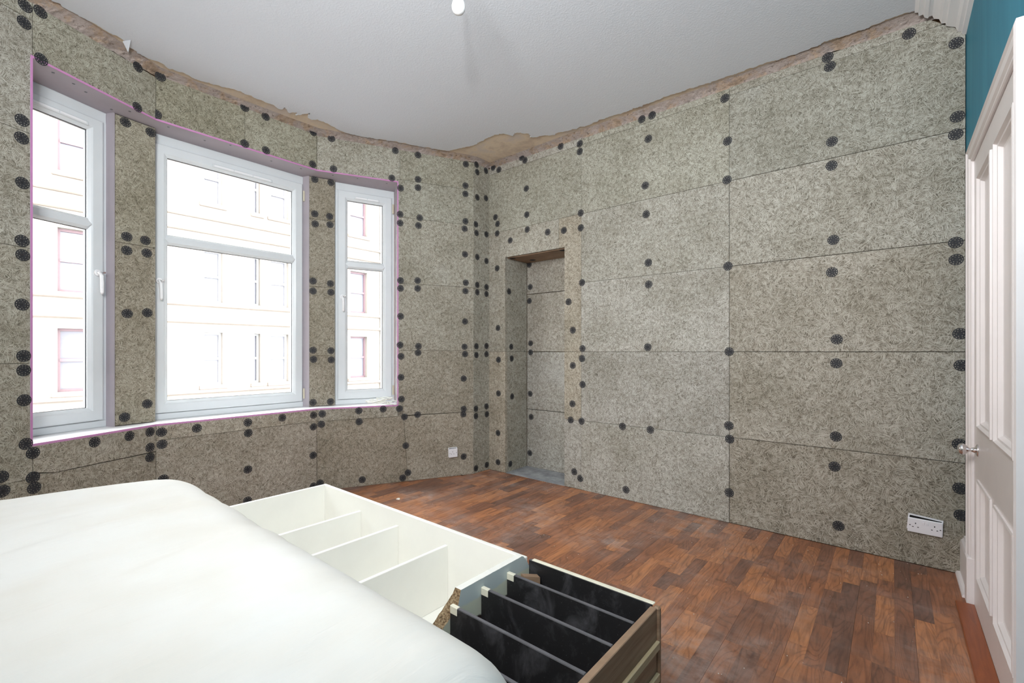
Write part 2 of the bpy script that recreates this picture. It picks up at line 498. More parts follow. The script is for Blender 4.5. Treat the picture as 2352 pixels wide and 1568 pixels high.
def fabric():
    m, nt, b = new_mat('cream_cotton_cover')
    pos = N(nt, 'ShaderNodeNewGeometry').outputs['Position']
    n = noise_tex(nt, pos, 3.0, 3.0, 0.5)
    nt.links.new(ramp(nt, n.outputs[0], [(0.35, srgb(224, 220, 211)), (0.6, srgb(229, 227, 221))]), b.inputs['Base Color'])
    b.inputs['Roughness'].default_value = 0.9; b.inputs['Specular IOR Level'].default_value = 0.2
    w = noise_tex(nt, mapping(nt, pos, (22, 2.2, 8), (0, 0, 0.25)), 1.0, 4.0, 0.6, 0.5)
    w2 = noise_tex(nt, mapping(nt, pos, (5, 1.0, 3), (0, 0, 0.18)), 1.0, 3.0, 0.55, 0.4)
    bump(nt, math_node(nt, 'ADD', math_node(nt, 'MULTIPLY', w.outputs[0], 0.35), w2.outputs[0]), 0.55, 0.022, b)
    return m
M['fabric'] = fabric()

# ================================================================== STRUCTURE
CEIL = 3.09
A = (-3.167, 3.45); B = (-3.167, 3.22); V1 = (-3.81, 1.96); V2 = (-3.81, 0.84); W2 = (-3.167, -0.40); A2 = (-3.167, -0.63)
TEAL_X = 0.305
BACK_Y = -0.63
ZS, ZL = 2.757, 0.712          # soffit and sill heights of the bay opening
PLN = {
    'FL': Plane(V2, W2), 'FC': Plane(V1, V2), 'FR': Plane(B, V1), 'RT': Plane(A, B),
    'WR': Plane(A, (TEAL_X, 3.45)),
    'PL': Plane((-3.945, 0.867), (-3.90, 0.645)), 'PR': Plane((-3.89, 2.17), (-3.97, 1.972)),
    'NB': Plane((-2.953, 3.80), (-2.257, 3.80)), 'NL': Plane((-2.953, 3.45), (-2.953, 3.80)),
}
PLN['NL'].n = Vector((-1, 0)); PLN['RT'].n = Vector((-1, 0))
BT = 0.03                      # board thickness

# ---- backing masonry of the window wall
def outer(p, q, r, t):         # mitred offset of vertex q away from the room
    e1 = (Vector(q) - Vector(p)).normalized(); e2 = (Vector(r) - Vector(q)).normalized()
    n1 = Vector((e1.y, -e1.x)); n2 = Vector((e2.y, -e2.x))
    m = (n1 + n2).normalized()
    if m.x > 0: m = -m
    return tuple(Vector(q) + m * (t / abs(m.dot(n1))))
def ring(t):
    pts = [(-3.167, 5.0), B, V1, V2, W2, (-3.167, -2.0)]
    return [(-3.167 - t, B[1] + 0.0)] + [outer(pts[i - 1], pts[i], pts[i + 1], t) for i in (2, 3)] + [(-3.167 - t, W2[1])]
inn = ring(BT); out = ring(0.62)
inn[0] = tuple(PLN['FR'].at(0.0, 0, BT)[:2]); inn[3] = tuple(PLN['FL'].at(PLN['FL'].len, 0, BT)[:2])
mb = MB()
for z0, z1 in ((-0.3, ZL - 0.012), (ZS + 0.012, 3.3)):
    for i in range(3):
        mb.prism([inn[i], inn[i + 1], out[i + 1], out[i]], z0, z1)
# jamb blocks beside the outer windows
JR = PLN['FR'].at(0.735, 0); JL = PLN['FL'].at(0.671, 0)
jr_in = tuple(PLN['FR'].at(0.722, 0, BT)[:2]); jl_in = tuple(PLN['FL'].at(0.684, 0, BT)[:2])
RW = ((-3.93, 2.19), (-3.735, 2.70))          # window planes in plan (left end, right end seen from the room)
LW = ((-3.735, 0.12), (-3.955, 0.61))
CW = ((-4.04, 0.845), (-4.04, 1.965))
mb.prism([inn[0], jr_in, (-3.725, 2.715), (-4.05, 2.90), out[0]], ZL - 0.012, ZS + 0.012)
mb.prism([inn[3], jl_in, (-3.725, 0.105), (-4.05, -0.08), out[3]], ZL - 0.012, ZS + 0.012)
# the two piers between the windows
mb.prism([(-3.935, 0.652), (-3.975, 0.862), (-4.06, 0.875), (-4.42, 0.78), (-4.36, 0.55), (-3.985, 0.612)], ZL - 0.012, ZS + 0.012)
mb.prism([(-3.925, 2.165), (-4.0, 1.982), (-4.06, 1.955), (-4.42, 2.05), (-4.36, 2.27), (-3.96, 2.195)], ZL - 0.012, ZS + 0.012)
# short returns at both ends
mb.box(-3.9, -3.167 - BT, 3.22, 4.3, -0.3, 3.3)
mb.box(-3.9, -3.167, -1.0, -0.40, -0.3, 3.3)
wall_left = mb.build('wall_left', M['backing'])
tag(wall_left, 'bay window wall clad in grey wood wool insulation boards', kind='structure')

# ---- backing masonry of the niche wall
mb = MB()
y0 = 3.45 + BT
mb.box(-3.9, -2.953 - BT, y0, 4.2, -0.3, 3.3)
mb.box(-2.257 + BT, 0.8, y0, 4.2, -0.3, 3.3)
mb.box(-2.953 - BT, -2.257 + BT, y0, 4.2, 2.133 + 0.02, 3.3)
mb.box(-2.953 - BT, -2.257 + BT, 3.80 + BT, 4.2, -0.3, 2.153)
wall_back = mb.build('wall_back', M['backing'])
tag(wall_back, 'long wall with a doorway niche clad in wood wool insulation boards', kind='structure')

# ---- teal door wall, wall behind the camera
mb = MB()
mb.box(TEAL_X, 0.6, 3.06, 3.9, -0.3, 3.3).box(TEAL_X, 0.6, -1.0, 2.02, -0.3, 3.3).box(TEAL_X, 0.6, 2.02, 3.06, 2.14, 3.3).box(0.40, 0.6, 2.02, 3.06, -0.3, 2.14)
wall_right = mb.build('wall_right', M['teal'])
tag(wall_right, 'teal painted wall with the white panelled door', kind='structure')
mb = MB().box(-3.9, 0.6, BACK_Y - 0.3, BACK_Y, -0.3, 3.3)
tag(mb.build('wall_front', M['wallpaint']), 'plain white wall behind the viewer', kind='structure')

# ---- floor base and ceiling base
mb = MB().box(-4.6, 0.6, -1.0, 3.82, -0.3, -0.008)
floor = mb.build('floor', M['rubber'])
tag(floor, 'reddish brown strip laminate floor dusted with plaster', kind='structure')
mb = MB().box(-4.7, 0.7, -1.0, 4.2, CEIL + 0.010, 3.35)
ceiling = mb.build('ceiling', M['bare'])
tag(ceiling, 'white stippled ceiling with the cornice torn off along its edges', kind='structure')

# painted skin of the ceiling with its torn edge
SKIN = [(-3.478, 0.31), (-3.493, 0.351), (-3.509, 0.383), (-3.515, 0.421), (-3.539, 0.503), (-3.58, 0.579), (-3.589, 0.641), (-3.639, 0.656), (-3.687, 0.74), (-3.685, 0.851), (-3.72, 0.895), (-3.697, 0.957), (-3.72, 1.055), (-3.684, 1.166), (-3.647, 1.26), (-3.65, 1.389), (-3.648, 1.532), (-3.669, 1.596), (-3.613, 1.601), (-3.675, 1.659), (-3.601, 1.703), (-3.673, 1.713), (-3.552, 1.77), (-3.632, 1.792), (-3.645, 1.835), (-3.596, 1.857), (-3.609, 1.977), (-3.63, 2.108), (-3.626, 2.163), (-3.527, 2.372), (-3.494, 2.399), (-3.356, 2.683), (-3.232, 2.928), (-2.972, 3.002), (-2.756, 2.98), (-2.619, 2.988), (-2.555, 3.094), (-2.513, 3.056), (-2.419, 3.155), (-2.463, 3.213), (-2.259, 3.308), (-2.214, 3.294), (-2.162, 3.317), (-1.979, 3.341), (-1.756, 3.332), (-1.67, 3.35), (-1.454, 3.346), (-1.271, 3.343), (-0.958, 3.362), (-0.656, 3.373), (-0.511, 3.383), (-0.472, 3.394), (-0.422, 3.386), (-0.294, 3.367), (-0.166, 3.385), (0.012, 3.367), (0.101, 3.377)]
edge = []
for i in range(len(SKIN) - 1):
    p, q = Vector(SKIN[i]), Vector(SKIN[i + 1])
    n = max(2, int((q - p).length / 0.008))
    nn = Vector((-(q - p).y, (q - p).x)).normalized()
    for k in range(n):
        t = k / n
        w = p.lerp(q, t)
        j = (noise.noise(Vector((w.x * 28, w.y * 28, 1))) * 0.016 + noise.noise(Vector((w.x * 90, w.y * 90, 5))) * 0.010)
        if k == 0: j *= 0.3
        edge.append(tuple(w + nn * j))
edge.append(SKIN[-1])
poly = edge + [(0.20, 3.40), (0.34, 3.40), (0.34, -0.66), (-3.10, -0.66), (-3.10, -0.42), (-3.40, 0.16)]
bm = bmesh.new()
vs = [bm.verts.new((p[0], p[1], CEIL)) for p in poly]
fc = bm.faces.new(vs)
bmesh.ops.triangulate(bm, faces=[fc])
ex = bmesh.ops.extrude_face_region(bm, geom=bm.faces[:])
for g in ex['geom']:
    if isinstance(g, bmesh.types.BMVert): g.co.z = CEIL + 0.012
bmesh.ops.recalc_face_normals(bm, faces=bm.faces)
me = bpy.data.meshes.new('painted_skin'); bm.to_mesh(me); bm.free()
me.materials.append(M['ceil'])
link(bpy.data.objects.new('painted_skin', me), ceiling)

# lumpy strip of torn plaster along the tops of the walls
def ragged_strip(name, path, zlow, inset, mat, parent, seed):
    """path: plan points; cross section runs from the board top up to the ceiling"""
    pts = []
    for i in range(len(path) - 1):
        p, q = Vector(path[i][:2]), Vector(path[i + 1][:2])
        n = max(2, int((q - p).length / 0.016))
        for k in range(n): pts.append((p.lerp(q, k / n), i, k / n))
    pts.append((Vector(path[-1][:2]), len(path) - 2, 1.0))
    v = []; f = []
    NR = 7
    for a, (p, i, t) in enumerate(pts):
        d = (Vector(path[i + 1][:2]) - Vector(path[i][:2])).normalized()
        nrm = Vector((-d.y, d.x))
        if nrm.dot(Vector((-1.5, 1.4)) - p) < 0: nrm = -nrm
        zl = zlow[i] * (1 - t) + zlow[i + 1] * t
        ins = inset[i] * (1 - t) + inset[i + 1] * t
        zl += noise.noise(Vector((p.x * 9, p.y * 9, seed))) * 0.012 + noise.noise(Vector((p.x * 40, p.y * 40, seed))) * 0.006
        for r in range(NR):
            u = r / (NR - 1)
            o = -0.02 + (ins + 0.02) * (u ** 1.6) + 0.006
            z = zl + (CEIL + 0.012 - zl) * u ** 0.8
            k = math.sin(u * math.pi)
            b = noise.noise(Vector((p.x * 14, p.y * 14, seed + u * 2.5))) * 0.034 * k + noise.noise(Vector((p.x * 55, p.y * 55, seed + u * 5))) * 0.022 * k
            v.append((p.x + nrm.x * (o + b), p.y + nrm.y * (o + b), z + b * 0.3))
    n = len(pts)
    for a in range(n - 1):
        for r in range(NR - 1):
            f.append((a * NR + r, a * NR + r + 1, (a + 1) * NR + r + 1, (a + 1) * NR + r))
    o = mesh_obj(name, v, f, mat, parent, smooth=False)
    return o
FLp, FCp, FRp = PLN['FL'], PLN['FC'], PLN['FR']
t1 = ragged_strip('trim_1', [FLp.at(1.3, 0), FLp.at(0.66, 0), FLp.at(0.4, 0), V2, FCp.at(0.6, 0), FCp.at(0.2, 0), V1, FRp.at(0.9, 0), FRp.at(0.5, 0), B, A],
             [3.035, 3.04, 3.045, 3.06, 3.066, 3.062, 3.058, 3.055, 3.06, 3.065, 3.065], [0.05, 0.05, 0.06, 0.05, 0.04, 0.05, 0.06, 0.05, 0.05, 0.06, 0.05], M['raw'], None, 3)
tag(t1, 'torn brown plaster edge above the bay window wall', kind='structure')
t2 = ragged_strip('trim_2', [A, (-2.7, 3.45), (-2.2, 3.45), (-1.9, 3.45), (-1.4, 3.45), (-0.8, 3.45), (-0.35, 3.45), (0.2, 3.45)],
             [3.065, 3.06, 3.05, 3.04, 3.045, 3.055, 3.06, 3.055], [0.05, 0.05, 0.06, 0.05, 0.04, 0.04, 0.05, 0.05], M['raw'], None, 11)
tag(t2, 'torn plaster edge along the top of the niche wall', kind='structure')

# hanging flaps of torn lining paper
def flap(pts3, parent):
    v = [Vector(p) for p in pts3]; n = len(v)
    nr = (v[1] - v[0]).cross(v[2] - v[0]).normalized() * 0.0015
    mesh_obj('torn_paper_flap', [p + nr for p in v] + [p - nr for p in v],
             [tuple(range(n)), tuple(range(2 * n - 1, n - 1, -1))] + [(i, (i + 1) % n, n + (i + 1) % n, n + i) for i in range(n)], M['ceil'], parent)
flap([(-3.60, 0.63, CEIL - 0.002), (-3.55, 0.66, CEIL - 0.001), (-3.645, 0.665, CEIL - 0.035)], ceiling)

# ---- cornice along the teal wall, broken off short of the niche wall
prof = [(0.095, 3.10), (0.095, 3.082), (0.110, 3.078), (0.112, 3.062), (0.130, 3.060), (0.136, 3.040), (0.150, 3.036), (0.156, 3.044), (0.168, 3.046), (0.176, 3.030), (0.196, 3.018), (0.206, 2.992), (0.222, 2.988), (0.226, 2.972), (0.262, 2.958), (0.272, 2.930), (0.286, 2.926), (0.288, 2.912), (0.306, 2.905), (0.306, 3.10)]
v = []; f = []
ys = [-0.63, 1.0, 2.6, 3.37]
n = len(prof)
for k, y in enumerate(ys):
    for i, (x, z) in enumerate(prof):
        yy = y
        if k == 3: yy = 3.385 + 0.07 * (x - 0.095) / 0.21 + noise.noise(Vector((x * 60, z * 60, 2))) * 0.014
        v.append((x, yy, z))
for k in range(3):
    for i in range(n - 1):
        f.append((k * n + i, k * n + i + 1, (k + 1) * n + i + 1, (k + 1) * n + i))
f.append(tuple(range(n))); f.append(tuple(range(3 * n, 4 * n))[::-1])
tag(mesh_obj('trim_3', v, f, M['cornice']), 'white moulded cornice above the teal wall, broken at its end', kind='structure')

# ================================================================== INSULATION BOARDS
def make_board(pl, wall, poly, tint=(1, 1, 1), proud=0.0, gap=0.0009, name='insulation_board', fine=1.0):
    P = PLN[pl]
    edge = offset_poly(poly, gap); face = offset_poly(poly, gap + 0.0015)
    n = len(poly)
    du, dv = random.uniform(0, 40), random.uniform(0, 40)
    v = [P.at(s, z, -proud) for s, z in face] + [P.at(s, z, 0.0015 - proud) for s, z in edge] + [P.at(s, z, BT + 0.004) for s, z in edge]
    uv = [(s * fine + du, z * fine + dv) for s, z in face] + [(s * fine + du, z * fine + dv) for s, z in edge] + [(s * fine + du + 0.03, z * fine + dv + 0.03) for s, z in edge]
    f = [tuple(range(n)), tuple(range(3 * n - 1, 2 * n - 1, -1))]
    for r in (0, 1):
        f += [(r * n + i, r * n + (i + 1) % n, (r + 1) * n + (i + 1) % n, (r + 1) * n + i) for i in range(n)]
    o = mesh_obj(name, v, f, M['wool'], wall, uvs=uv)
    o.color = (tint[0], tint[1], tint[2], 1)
    P.boards.append((o, poly))
    return o
def rect(s0, s1, z0, z1): return [(s0, z0), (s1, z0), (s1, z1), (s0, z1)]
GREY = (1.0, 1.0, 1.0); WARM = (1.03, 0.97, 0.88); OLIVE = (0.94, 0.95, 0.89); DARK = (0.74, 0.69, 0.62); PALE = (1.06, 1.06, 1.05); TAUPE = (0.90, 0.86, 0.80)

# niche wall: left column around the niche
NI0, NI1, NT = 0.214, 0.910, 2.133
make_board('WR', wall_back, rect(-0.004, NI0, 0, 1.2), WARM)
make_board('WR', wall_back, [(-0.004, 1.2), (NI0, 1.2), (NI0, NT), (0.849, NT), (0.849, 2.4), (-0.004, 2.4)], (1.0, 0.98, 0.93), 0.001)
make_board('WR', wall_back, rect(NI1, 1.085, 0, 0.6), GREY)
make_board('WR', wall_back, rect(NI1, 1.085, 0.6, 1.2), WARM, 0.001)
make_board('WR', wall_back, [(NI1, 1.2), (1.085, 1.2), (1.085, 2.4), (0.849, 2.4), (0.849, NT), (NI1, NT)], WARM)
make_board('WR', wall_back, rect(-0.004, 1.085, 2.4, 3.0), OLIVE)
make_board('WR', wall_back, rect(0.0, 1.085, 3.0, 3.062), PALE)
# middle column
for z0, tint, pr in ((0, PALE, 0.002), (0.6, GREY, 0.0), (1.2, PALE, 0.001), (1.8, (0.98, 0.98, 0.95), 0.0), (2.4, OLIVE, 0.001)):
    make_board('WR', wall_back, rect(1.085, 2.285, z0, z0 + 0.6), tint, pr)
make_board('WR', wall_back, rect(1.085, 2.285, 3.0, 3.05), OLIVE)
# right column
for z0, tint, pr in ((0, TAUPE, -0.001), (0.6, (1.0, 0.97, 0.92), 0.0), (1.2, (1.0, 0.97, 0.92), 0.001), (1.8, (0.97, 0.96, 0.92), 0.0)):
    make_board('WR', wall_back, rect(2.285, 3.470, z0, z0 + 0.6), tint, pr, gap=0.0016, fine=0.72 if z0 == 0 else 0.9)
make_board('WR', wall_back, [(2.285, 2.4), (3.470, 2.4), (3.470, 2.915), (3.405, 2.985), (3.385, 3.0), (2.285, 3.0)], (0.86, 0.87, 0.83), 0.001)
make_board('WR', wall_back, [(2.285, 3.0), (3.385, 3.0), (3.326, 3.052), (2.285, 3.056)], (0.90, 0.90, 0.86))
# inside the niche
for z0, z1, t in ((0.0, 0.6, GREY), (0.6, 1.2, GREY), (1.2, 1.8, (1, 0.97, 0.94)), (1.8, 2.133, (0.98, 0.95, 0.92))):
    make_board('NB', wall_back, rect(0.0, 0.696, z0, z1), t, gap=0.003)
make_board('NL', wall_back, rect(0.03, 0.35, 0.0, 1.2), (0.95, 0.95, 0.9)); make_board('NL', wall_back, rect(0.03, 0.35, 1.2, 2.133), (0.95, 0.95, 0.9))
PLN['NR'] = Plane((-2.257, 3.45), (-2.257, 3.80)); PLN['NR'].n = Vector((1, 0))
make_board('NR', wall_back, rect(0.03, 0.35, 0.0, 1.2), GREY); make_board('NR', wall_back, rect(0.03, 0.35, 1.2, 2.133), GREY)
MB().box(-2.95, -2.26, 3.482, 3.80, 2.128, 2.153).build('niche_soffit', M['ply'], wall_back)
MB().box(-2.95, -2.26, 3.455, 3.80, -0.008, 0.003).build('niche_floor_slab', M['concrete'], floor)

# return beside the niche wall
for z0, z1 in ((0, 0.6), (0.6, 1.21), (1.21, 1.82), (1.82, 2.41), (2.41, 3.06)):
    make_board('RT', wall_left, rect(-0.004, 0.23, z0, z1), (0.93, 0.93, 0.88))
# right facet
FRL = PLN['FR'].len
for z0, z1, t in ((0.612, 1.21, (0.93, 0.89, 0.82)), (1.21, 1.83, (0.96, 0.94, 0.88)), (1.83, 2.44, (0.97, 0.96, 0.9)), (2.44, 2.785, OLIVE)):
    make_board('FR', wall_left, rect(0.0, 0.735, z0, z1), t)
make_board('FR', wall_left, rect(0.0, 0.71, 2.785, 3.06), (0.88, 0.88, 0.80))
make_board('FR', wall_left, [(0.735, ZS + 0.008), (FRL, ZS + 0.008), (FRL, 3.06), (0.71, 3.06), (0.71, 2.785), (0.735, 2.785)], (0.97, 0.97, 0.92))
make_board('FR', wall_left, [(0.0, 0.0), (0.636, 0.0), (0.678, 0.605), (0.0, 0.612)], (0.94, 0.88, 0.80))
make_board('FR', wall_left, [(0.636, 0.0), (FRL, 0.0), (FRL, 0.600), (0.678, 0.605)], (0.84, 0.78, 0.70), -0.001)
make_board('FR', wall_left, [(0.678, 0.605), (FRL, 0.600), (FRL, ZL - 0.010), (0.735, ZL - 0.010), (0.678, 0.700)], (0.93, 0.90, 0.84))
# centre facet
FCL = PLN['FC'].len
make_board('FC', wall_left, rect(0.0, 0.569, ZS + 0.008, 3.065), (0.90, 0.90, 0.80))
make_board('FC', wall_left, rect(0.569, FCL, ZS + 0.008, 3.065), (0.80, 0.79, 0.68), -0.001)
make_board('FC', wall_left, rect(0.0, FCL, 0.0, 0.602), (1.02, 0.96, 0.90))
make_board('FC', wall_left, rect(0.0, FCL, 0.602, ZL - 0.010), (1.06, 1.0, 0.92), 0.001)
# left facet
FLL = PLN['FL'].len
make_board('FL', wall_left, rect(0.0, 0.670, ZS + 0.008, 3.045), (0.92, 0.92, 0.84))
make_board('FL', wall_left, [(0.0, 0.531), (0.574, 0.536), (0.671, 0.56), (0.671, ZL - 0.010), (0.0, ZL - 0.010)], (1.0, 0.95, 0.88), 0.001)
make_board('FL', wall_left, [(0.0, 0.0), (0.671, 0.0), (0.671, 0.556), (0.574, 0.535), (0.0, 0.527)], (0.98, 0.93, 0.86))
for z0, z1, t in ((0.0, 0.531, (0.92, 0.88, 0.80)), (0.531, 1.14, (0.95, 0.92, 0.85)), (1.14, 1.745, (0.97, 0.95, 0.88)), (1.745, 2.35, (0.98, 0.97, 0.92)), (2.35, 2.95, (1.0, 1.0, 0.97)), (2.95, 3.045, OLIVE)):
    make_board('FL', wall_left, rect(0.671, FLL, z0, z1), t)
# pier faces
for z0, z1, t in ((ZL + 0.004, 1.92, (0.92, 0.87, 0.77)), (1.92, ZS - 0.004, (0.90, 0.87, 0.76))):
    make_board('PL', wall_left, rect(0.0, PLN['PL'].len, z0, z1), t)
for z0, z1, t in ((ZL + 0.004, 1.167, (0.86, 0.81, 0.73)), (1.167, 1.779, (0.86, 0.82, 0.73)), (1.779, 2.38, (0.88, 0.84, 0.76)), (2.38, ZS - 0.004, (0.86, 0.81, 0.72))):
    make_board('PR', wall_left, rect(0.0, PLN['PR'].len, z0, z1), t)

# ---- fixing washers: perforated black plastic discs
def washer_mesh():
    R = 0.0305; rings = [0.0045, 0.0075, 0.0125, 0.0165, 0.0222, 0.0262, R]
    SEG = 48
    bm = bmesh.new()
    zt = [0.0, -0.0008, -0.0011, -0.0011, -0.0010, -0.0009, -0.0006]      # face, towards the room (-w)
    top = [[bm.verts.new((r * math.cos(2 * math.pi * k / SEG), r * math.sin(2 * math.pi * k / SEG), z)) for k in range(SEG)] for r, z in zip(rings, zt)]
    def hole(i, k):
        if i == 2: return (k % 8) in (3, 4)         # six inner holes
        if i == 4: return (k % 4) in (1, 2)                  # twelve outer holes
        return False
    for i in range(len(rings) - 1):
        for k in range(SEG):
            if hole(i, k): continue
            j = (k + 1) % SEG
            bm.faces.new((top[i][k], top[i][j], top[i + 1][j], top[i + 1][k]))
    rim = [bm.verts.new((R * math.cos(2 * math.pi * k / SEG), R * math.sin(2 * math.pi * k / SEG), 0.0005)) for k in range(SEG)]
    for k in range(SEG):
        bm.faces.new((top[-1][k], top[-1][(k + 1) % SEG], rim[(k + 1) % SEG], rim[k]))
    hub = [bm.verts.new((0.0048 * math.cos(2 * math.pi * k / 12), 0.0048 * math.sin(2 * math.pi * k / 12), -0.0004)) for k in range(12)]
    hf = bm.faces.new(hub); 
    bmesh.ops.recalc_face_normals(bm, faces=bm.faces)
    me = bpy.data.meshes.new('fixing_washer'); bm.to_mesh(me); bm.free()
    me.materials.append(M['washer']); me.materials.append(M['hub'])
    for p in me.polygons:
        if len(p.vertices) == 12: p.material_index = 1
    return me
WASHER = washer_mesh()
WASHERS = {
    'FL':[(0.704,3.007),(0.708,2.916),(0.717,2.403),(0.719,2.310),(0.639,3.023),(0.635,2.771),(0.122,3.040),(0.125,2.779),(0.715,2.078),(0.717,1.777),(0.714,1.703),(0.717,1.446),(0.710,1.179),(0.710,1.104),(0.708,0.948),(0.701,0.719),(0.671,0.665),(0.800,0.573),(0.671,0.536),(0.795,0.499),(0.666,0.479),(0.375,0.665),(0.174,0.665),(0.042,0.668),(0.042,0.566),(0.042,0.500)],
    'FC':[(1.097,3.060),(1.118,2.798),(0.572,3.066),(0.572,2.790),(1.090,0.656),(1.087,0.573),(0.885,0.656),(0.550,0.657),(0.547,0.576),(0.550,0.296),(0.553,0.059),(1.080,0.336),(0.420,3.056),(0.417,2.792),(0.035,3.074),(0.038,2.801),(0.292,0.665),(0.031,0.658),(0.031,0.558),(0.035,0.316),(0.035,0.052)],
    'PL':[(0.172,2.720),(0.029,2.714),(0.165,1.965),(0.060,1.962),(0.165,1.873),(0.052,1.877),(0.163,1.454),(0.049,1.468),(0.049,0.843),(0.177,0.767)],
    'PR':[(0.169,2.732),(0.034,2.728),(0.169,2.426),(0.045,2.420),(0.165,2.337),(0.042,2.346),(0.183,1.828),(0.038,1.815),(0.183,1.739),(0.034,1.737),(0.183,1.214),(0.034,1.210),(0.179,1.132),(0.031,1.127),(0.183,0.750),(0.038,0.750)],
    'FR':[(1.299,3.055),(1.282,2.793),(0.753,3.044),(0.784,2.788),(0.545,3.039),(0.545,2.811),(0.545,2.734),(0.706,2.707),(0.710,2.466),(0.529,2.454),(0.710,2.385),(0.541,2.380),(0.078,3.029),(0.082,2.820),(0.082,2.739),(0.082,2.472),(0.091,2.399),(0.086,2.149),(0.078,1.873),(0.082,1.792),(0.086,1.495),(0.091,1.249),(0.086,1.177),(0.100,0.939),(0.100,0.642),(0.104,0.592),(0.100,0.180),(0.706,1.856),(0.549,1.866),(0.706,1.784),(0.549,1.792),(0.706,1.527),(0.710,1.262),(0.541,1.251),(0.702,1.158),(0.545,1.190),(0.702,0.965),(0.698,0.764),(0.717,0.677),(0.670,0.598),(0.549,0.612),(0.861,0.680),(1.072,0.675),(1.373,0.664),(1.069,0.578),(1.380,0.574),(0.658,0.331),(0.638,0.079),(0.686,0.036),(1.043,0.059),(1.390,0.068)],
    'RT':[(0.189,3.050),(0.177,2.980),(0.051,3.032),(0.177,2.730),(0.051,2.754),(0.196,2.459),(0.189,2.374),(0.044,2.389),(0.177,2.139),(0.044,2.120),(0.177,1.862),(0.044,1.855),(0.177,1.789),(0.044,1.785),(0.189,1.254),(0.044,1.259),(0.189,1.168),(0.044,1.176),(0.196,0.638),(0.044,0.646),(0.196,0.565),(0.038,0.566),(0.196,0.049),(0.038,0.053)],
    'WR':[(0.055,3.064),(0.132,3.023),(0.422,3.067),(0.464,3.030),(0.872,3.047),(1.071,3.012),(1.071,2.944),(1.639,3.041),(1.724,3.044),(1.693,2.870),(1.668,2.510),(1.675,2.282),(1.693,1.899),(0.480,2.756),(0.485,2.506),(0.085,2.556),(0.114,2.484),(0.108,2.389),(0.491,2.364),(0.280,2.292),(0.729,2.299),(0.905,2.285),(1.080,2.407),(1.080,2.278),(0.108,2.039),(0.120,1.438),(0.126,1.119),(0.955,1.643),(1.000,1.390),(1.000,1.079),(1.093,1.800),(1.098,1.228),(1.093,1.141),(1.696,1.728),(1.689,1.236),(0.126,0.782),(0.120,0.384),(0.120,0.091),(0.996,0.741),(0.978,0.597),(1.089,0.596),(1.098,0.915),(1.014,0.145),(1.076,0.098),(1.474,0.591),(1.710,0.589),(1.505,0.082),(2.857,3.032),(2.868,2.971),(3.240,3.009),(3.433,2.874),(3.438,2.473),(3.431,2.379),(2.879,2.502),(2.877,2.354),(2.886,1.892),(3.431,1.793),(3.433,1.700),(2.879,1.693),(2.903,1.277),(3.448,1.298),(2.901,1.130),(3.453,1.127),(2.899,0.678),(3.446,0.701),(2.892,0.492),(3.448,0.463),(2.912,0.131),(3.453,0.319),(2.257,2.989),(2.274,2.682),(2.271,2.410),(2.277,1.802),(2.285,1.202),(2.283,0.682),(2.288,0.588),(2.285,0.211)],
    'NB':[(0.034,2.108),(0.045,1.875),(0.034,1.730),(0.051,1.288),(0.051,1.193),(0.045,0.761),(0.057,0.521),(0.040,0.142)],
    'NL':[(0.058,1.803),(0.092,1.250),(0.099,1.132),(0.106,0.749),(0.078,0.074)],
}
for x, y in ((-2.90, 3.50), (-2.80, 3.70), (-2.32, 3.52)):
    link(bpy.data.objects.new('fixing_washer', WASHER), wall_back).location = (x, y, 2.1262)
def inside(poly, s, z):
    c = False; n = len(poly)
    for i in range(n):
        (x1, y1), (x2, y2) = poly[i], poly[(i + 1) % n]
        if (y1 > z) != (y2 > z) and s < (x2 - x1) * (z - y1) / (y2 - y1) + x1: c = not c
    return c
for pl, pts in WASHERS.items():
    P = PLN[pl]
    for s, z in pts:
        best = None
        for o, poly in P.boards:
            if inside(poly, s, z): best = o
        if best is None:
            best = min(P.boards, key=lambda b: min((s - p[0]) ** 2 + (z - p[1]) ** 2 for p in b[1]))[0]
        w = bpy.data.objects.new('fixing_washer', WASHER)
        link(w, best)
        w.location = P.at(s, z, -0.0019)
        nrm = Vector((P.n.x, P.n.y, 0))
        w.rotation_mode = 'QUATERNION'
        q = nrm.to_track_quat('Z', 'Y')
        from mathutils import Quaternion
        w.rotation_quaternion = q @ Quaternion((0, 0, 1), random.uniform(0, 6.28)) @ Quaternion((1, 0, 0), random.uniform(-0.03, 0.03))

# ================================================================== BAY OPENING: soffit, sill, reveals, pink edges
soff = [JL[:2], V2, V1, JR[:2], (-3.76, 2.73), (-4.0, 2.23), (-4.08, 2.02), (-4.08, 0.80), (-4.0, 0.58), (-3.76, 0.09)]
soff = [tuple(p) for p in soff]
MB().prism(soff, ZS, ZS + 0.012).build('soffit_board', M['board_grey'], wall_left)
MB().prism(soff, ZL - 0.012, ZL).build('sill_board', M['sill'], wall_left)
def edge_bead(path, z0, z1, t=0.0009):
    m = MB()
    for a, b in zip(path[:-1], path[1:]):
        a, b = Vector(a[:2]), Vector(b[:2]); d = (b - a).normalized(); nn = Vector((d.y, -d.x))
        if nn.dot(a) > 0: nn = -nn       # towards the room
        a2 = a - d * 0.001; b2 = b + d * 0.001
        m.prism([tuple(a2 + nn * t), tuple(b2 + nn * t), tuple(b2 - nn * 0.004), tuple(a2 - nn * 0.004)], z0, z1)
    return m
path = [JL, V2, V1, JR]
edge_bead(path, ZS - 0.0005, ZS + 0.0105).build('pink_soffit_edge', M['pink'], wall_left)
edge_bead(path, ZL - 0.012, ZL + 0.0005).build('pink_sill_edge', M['pink'], wall_left)
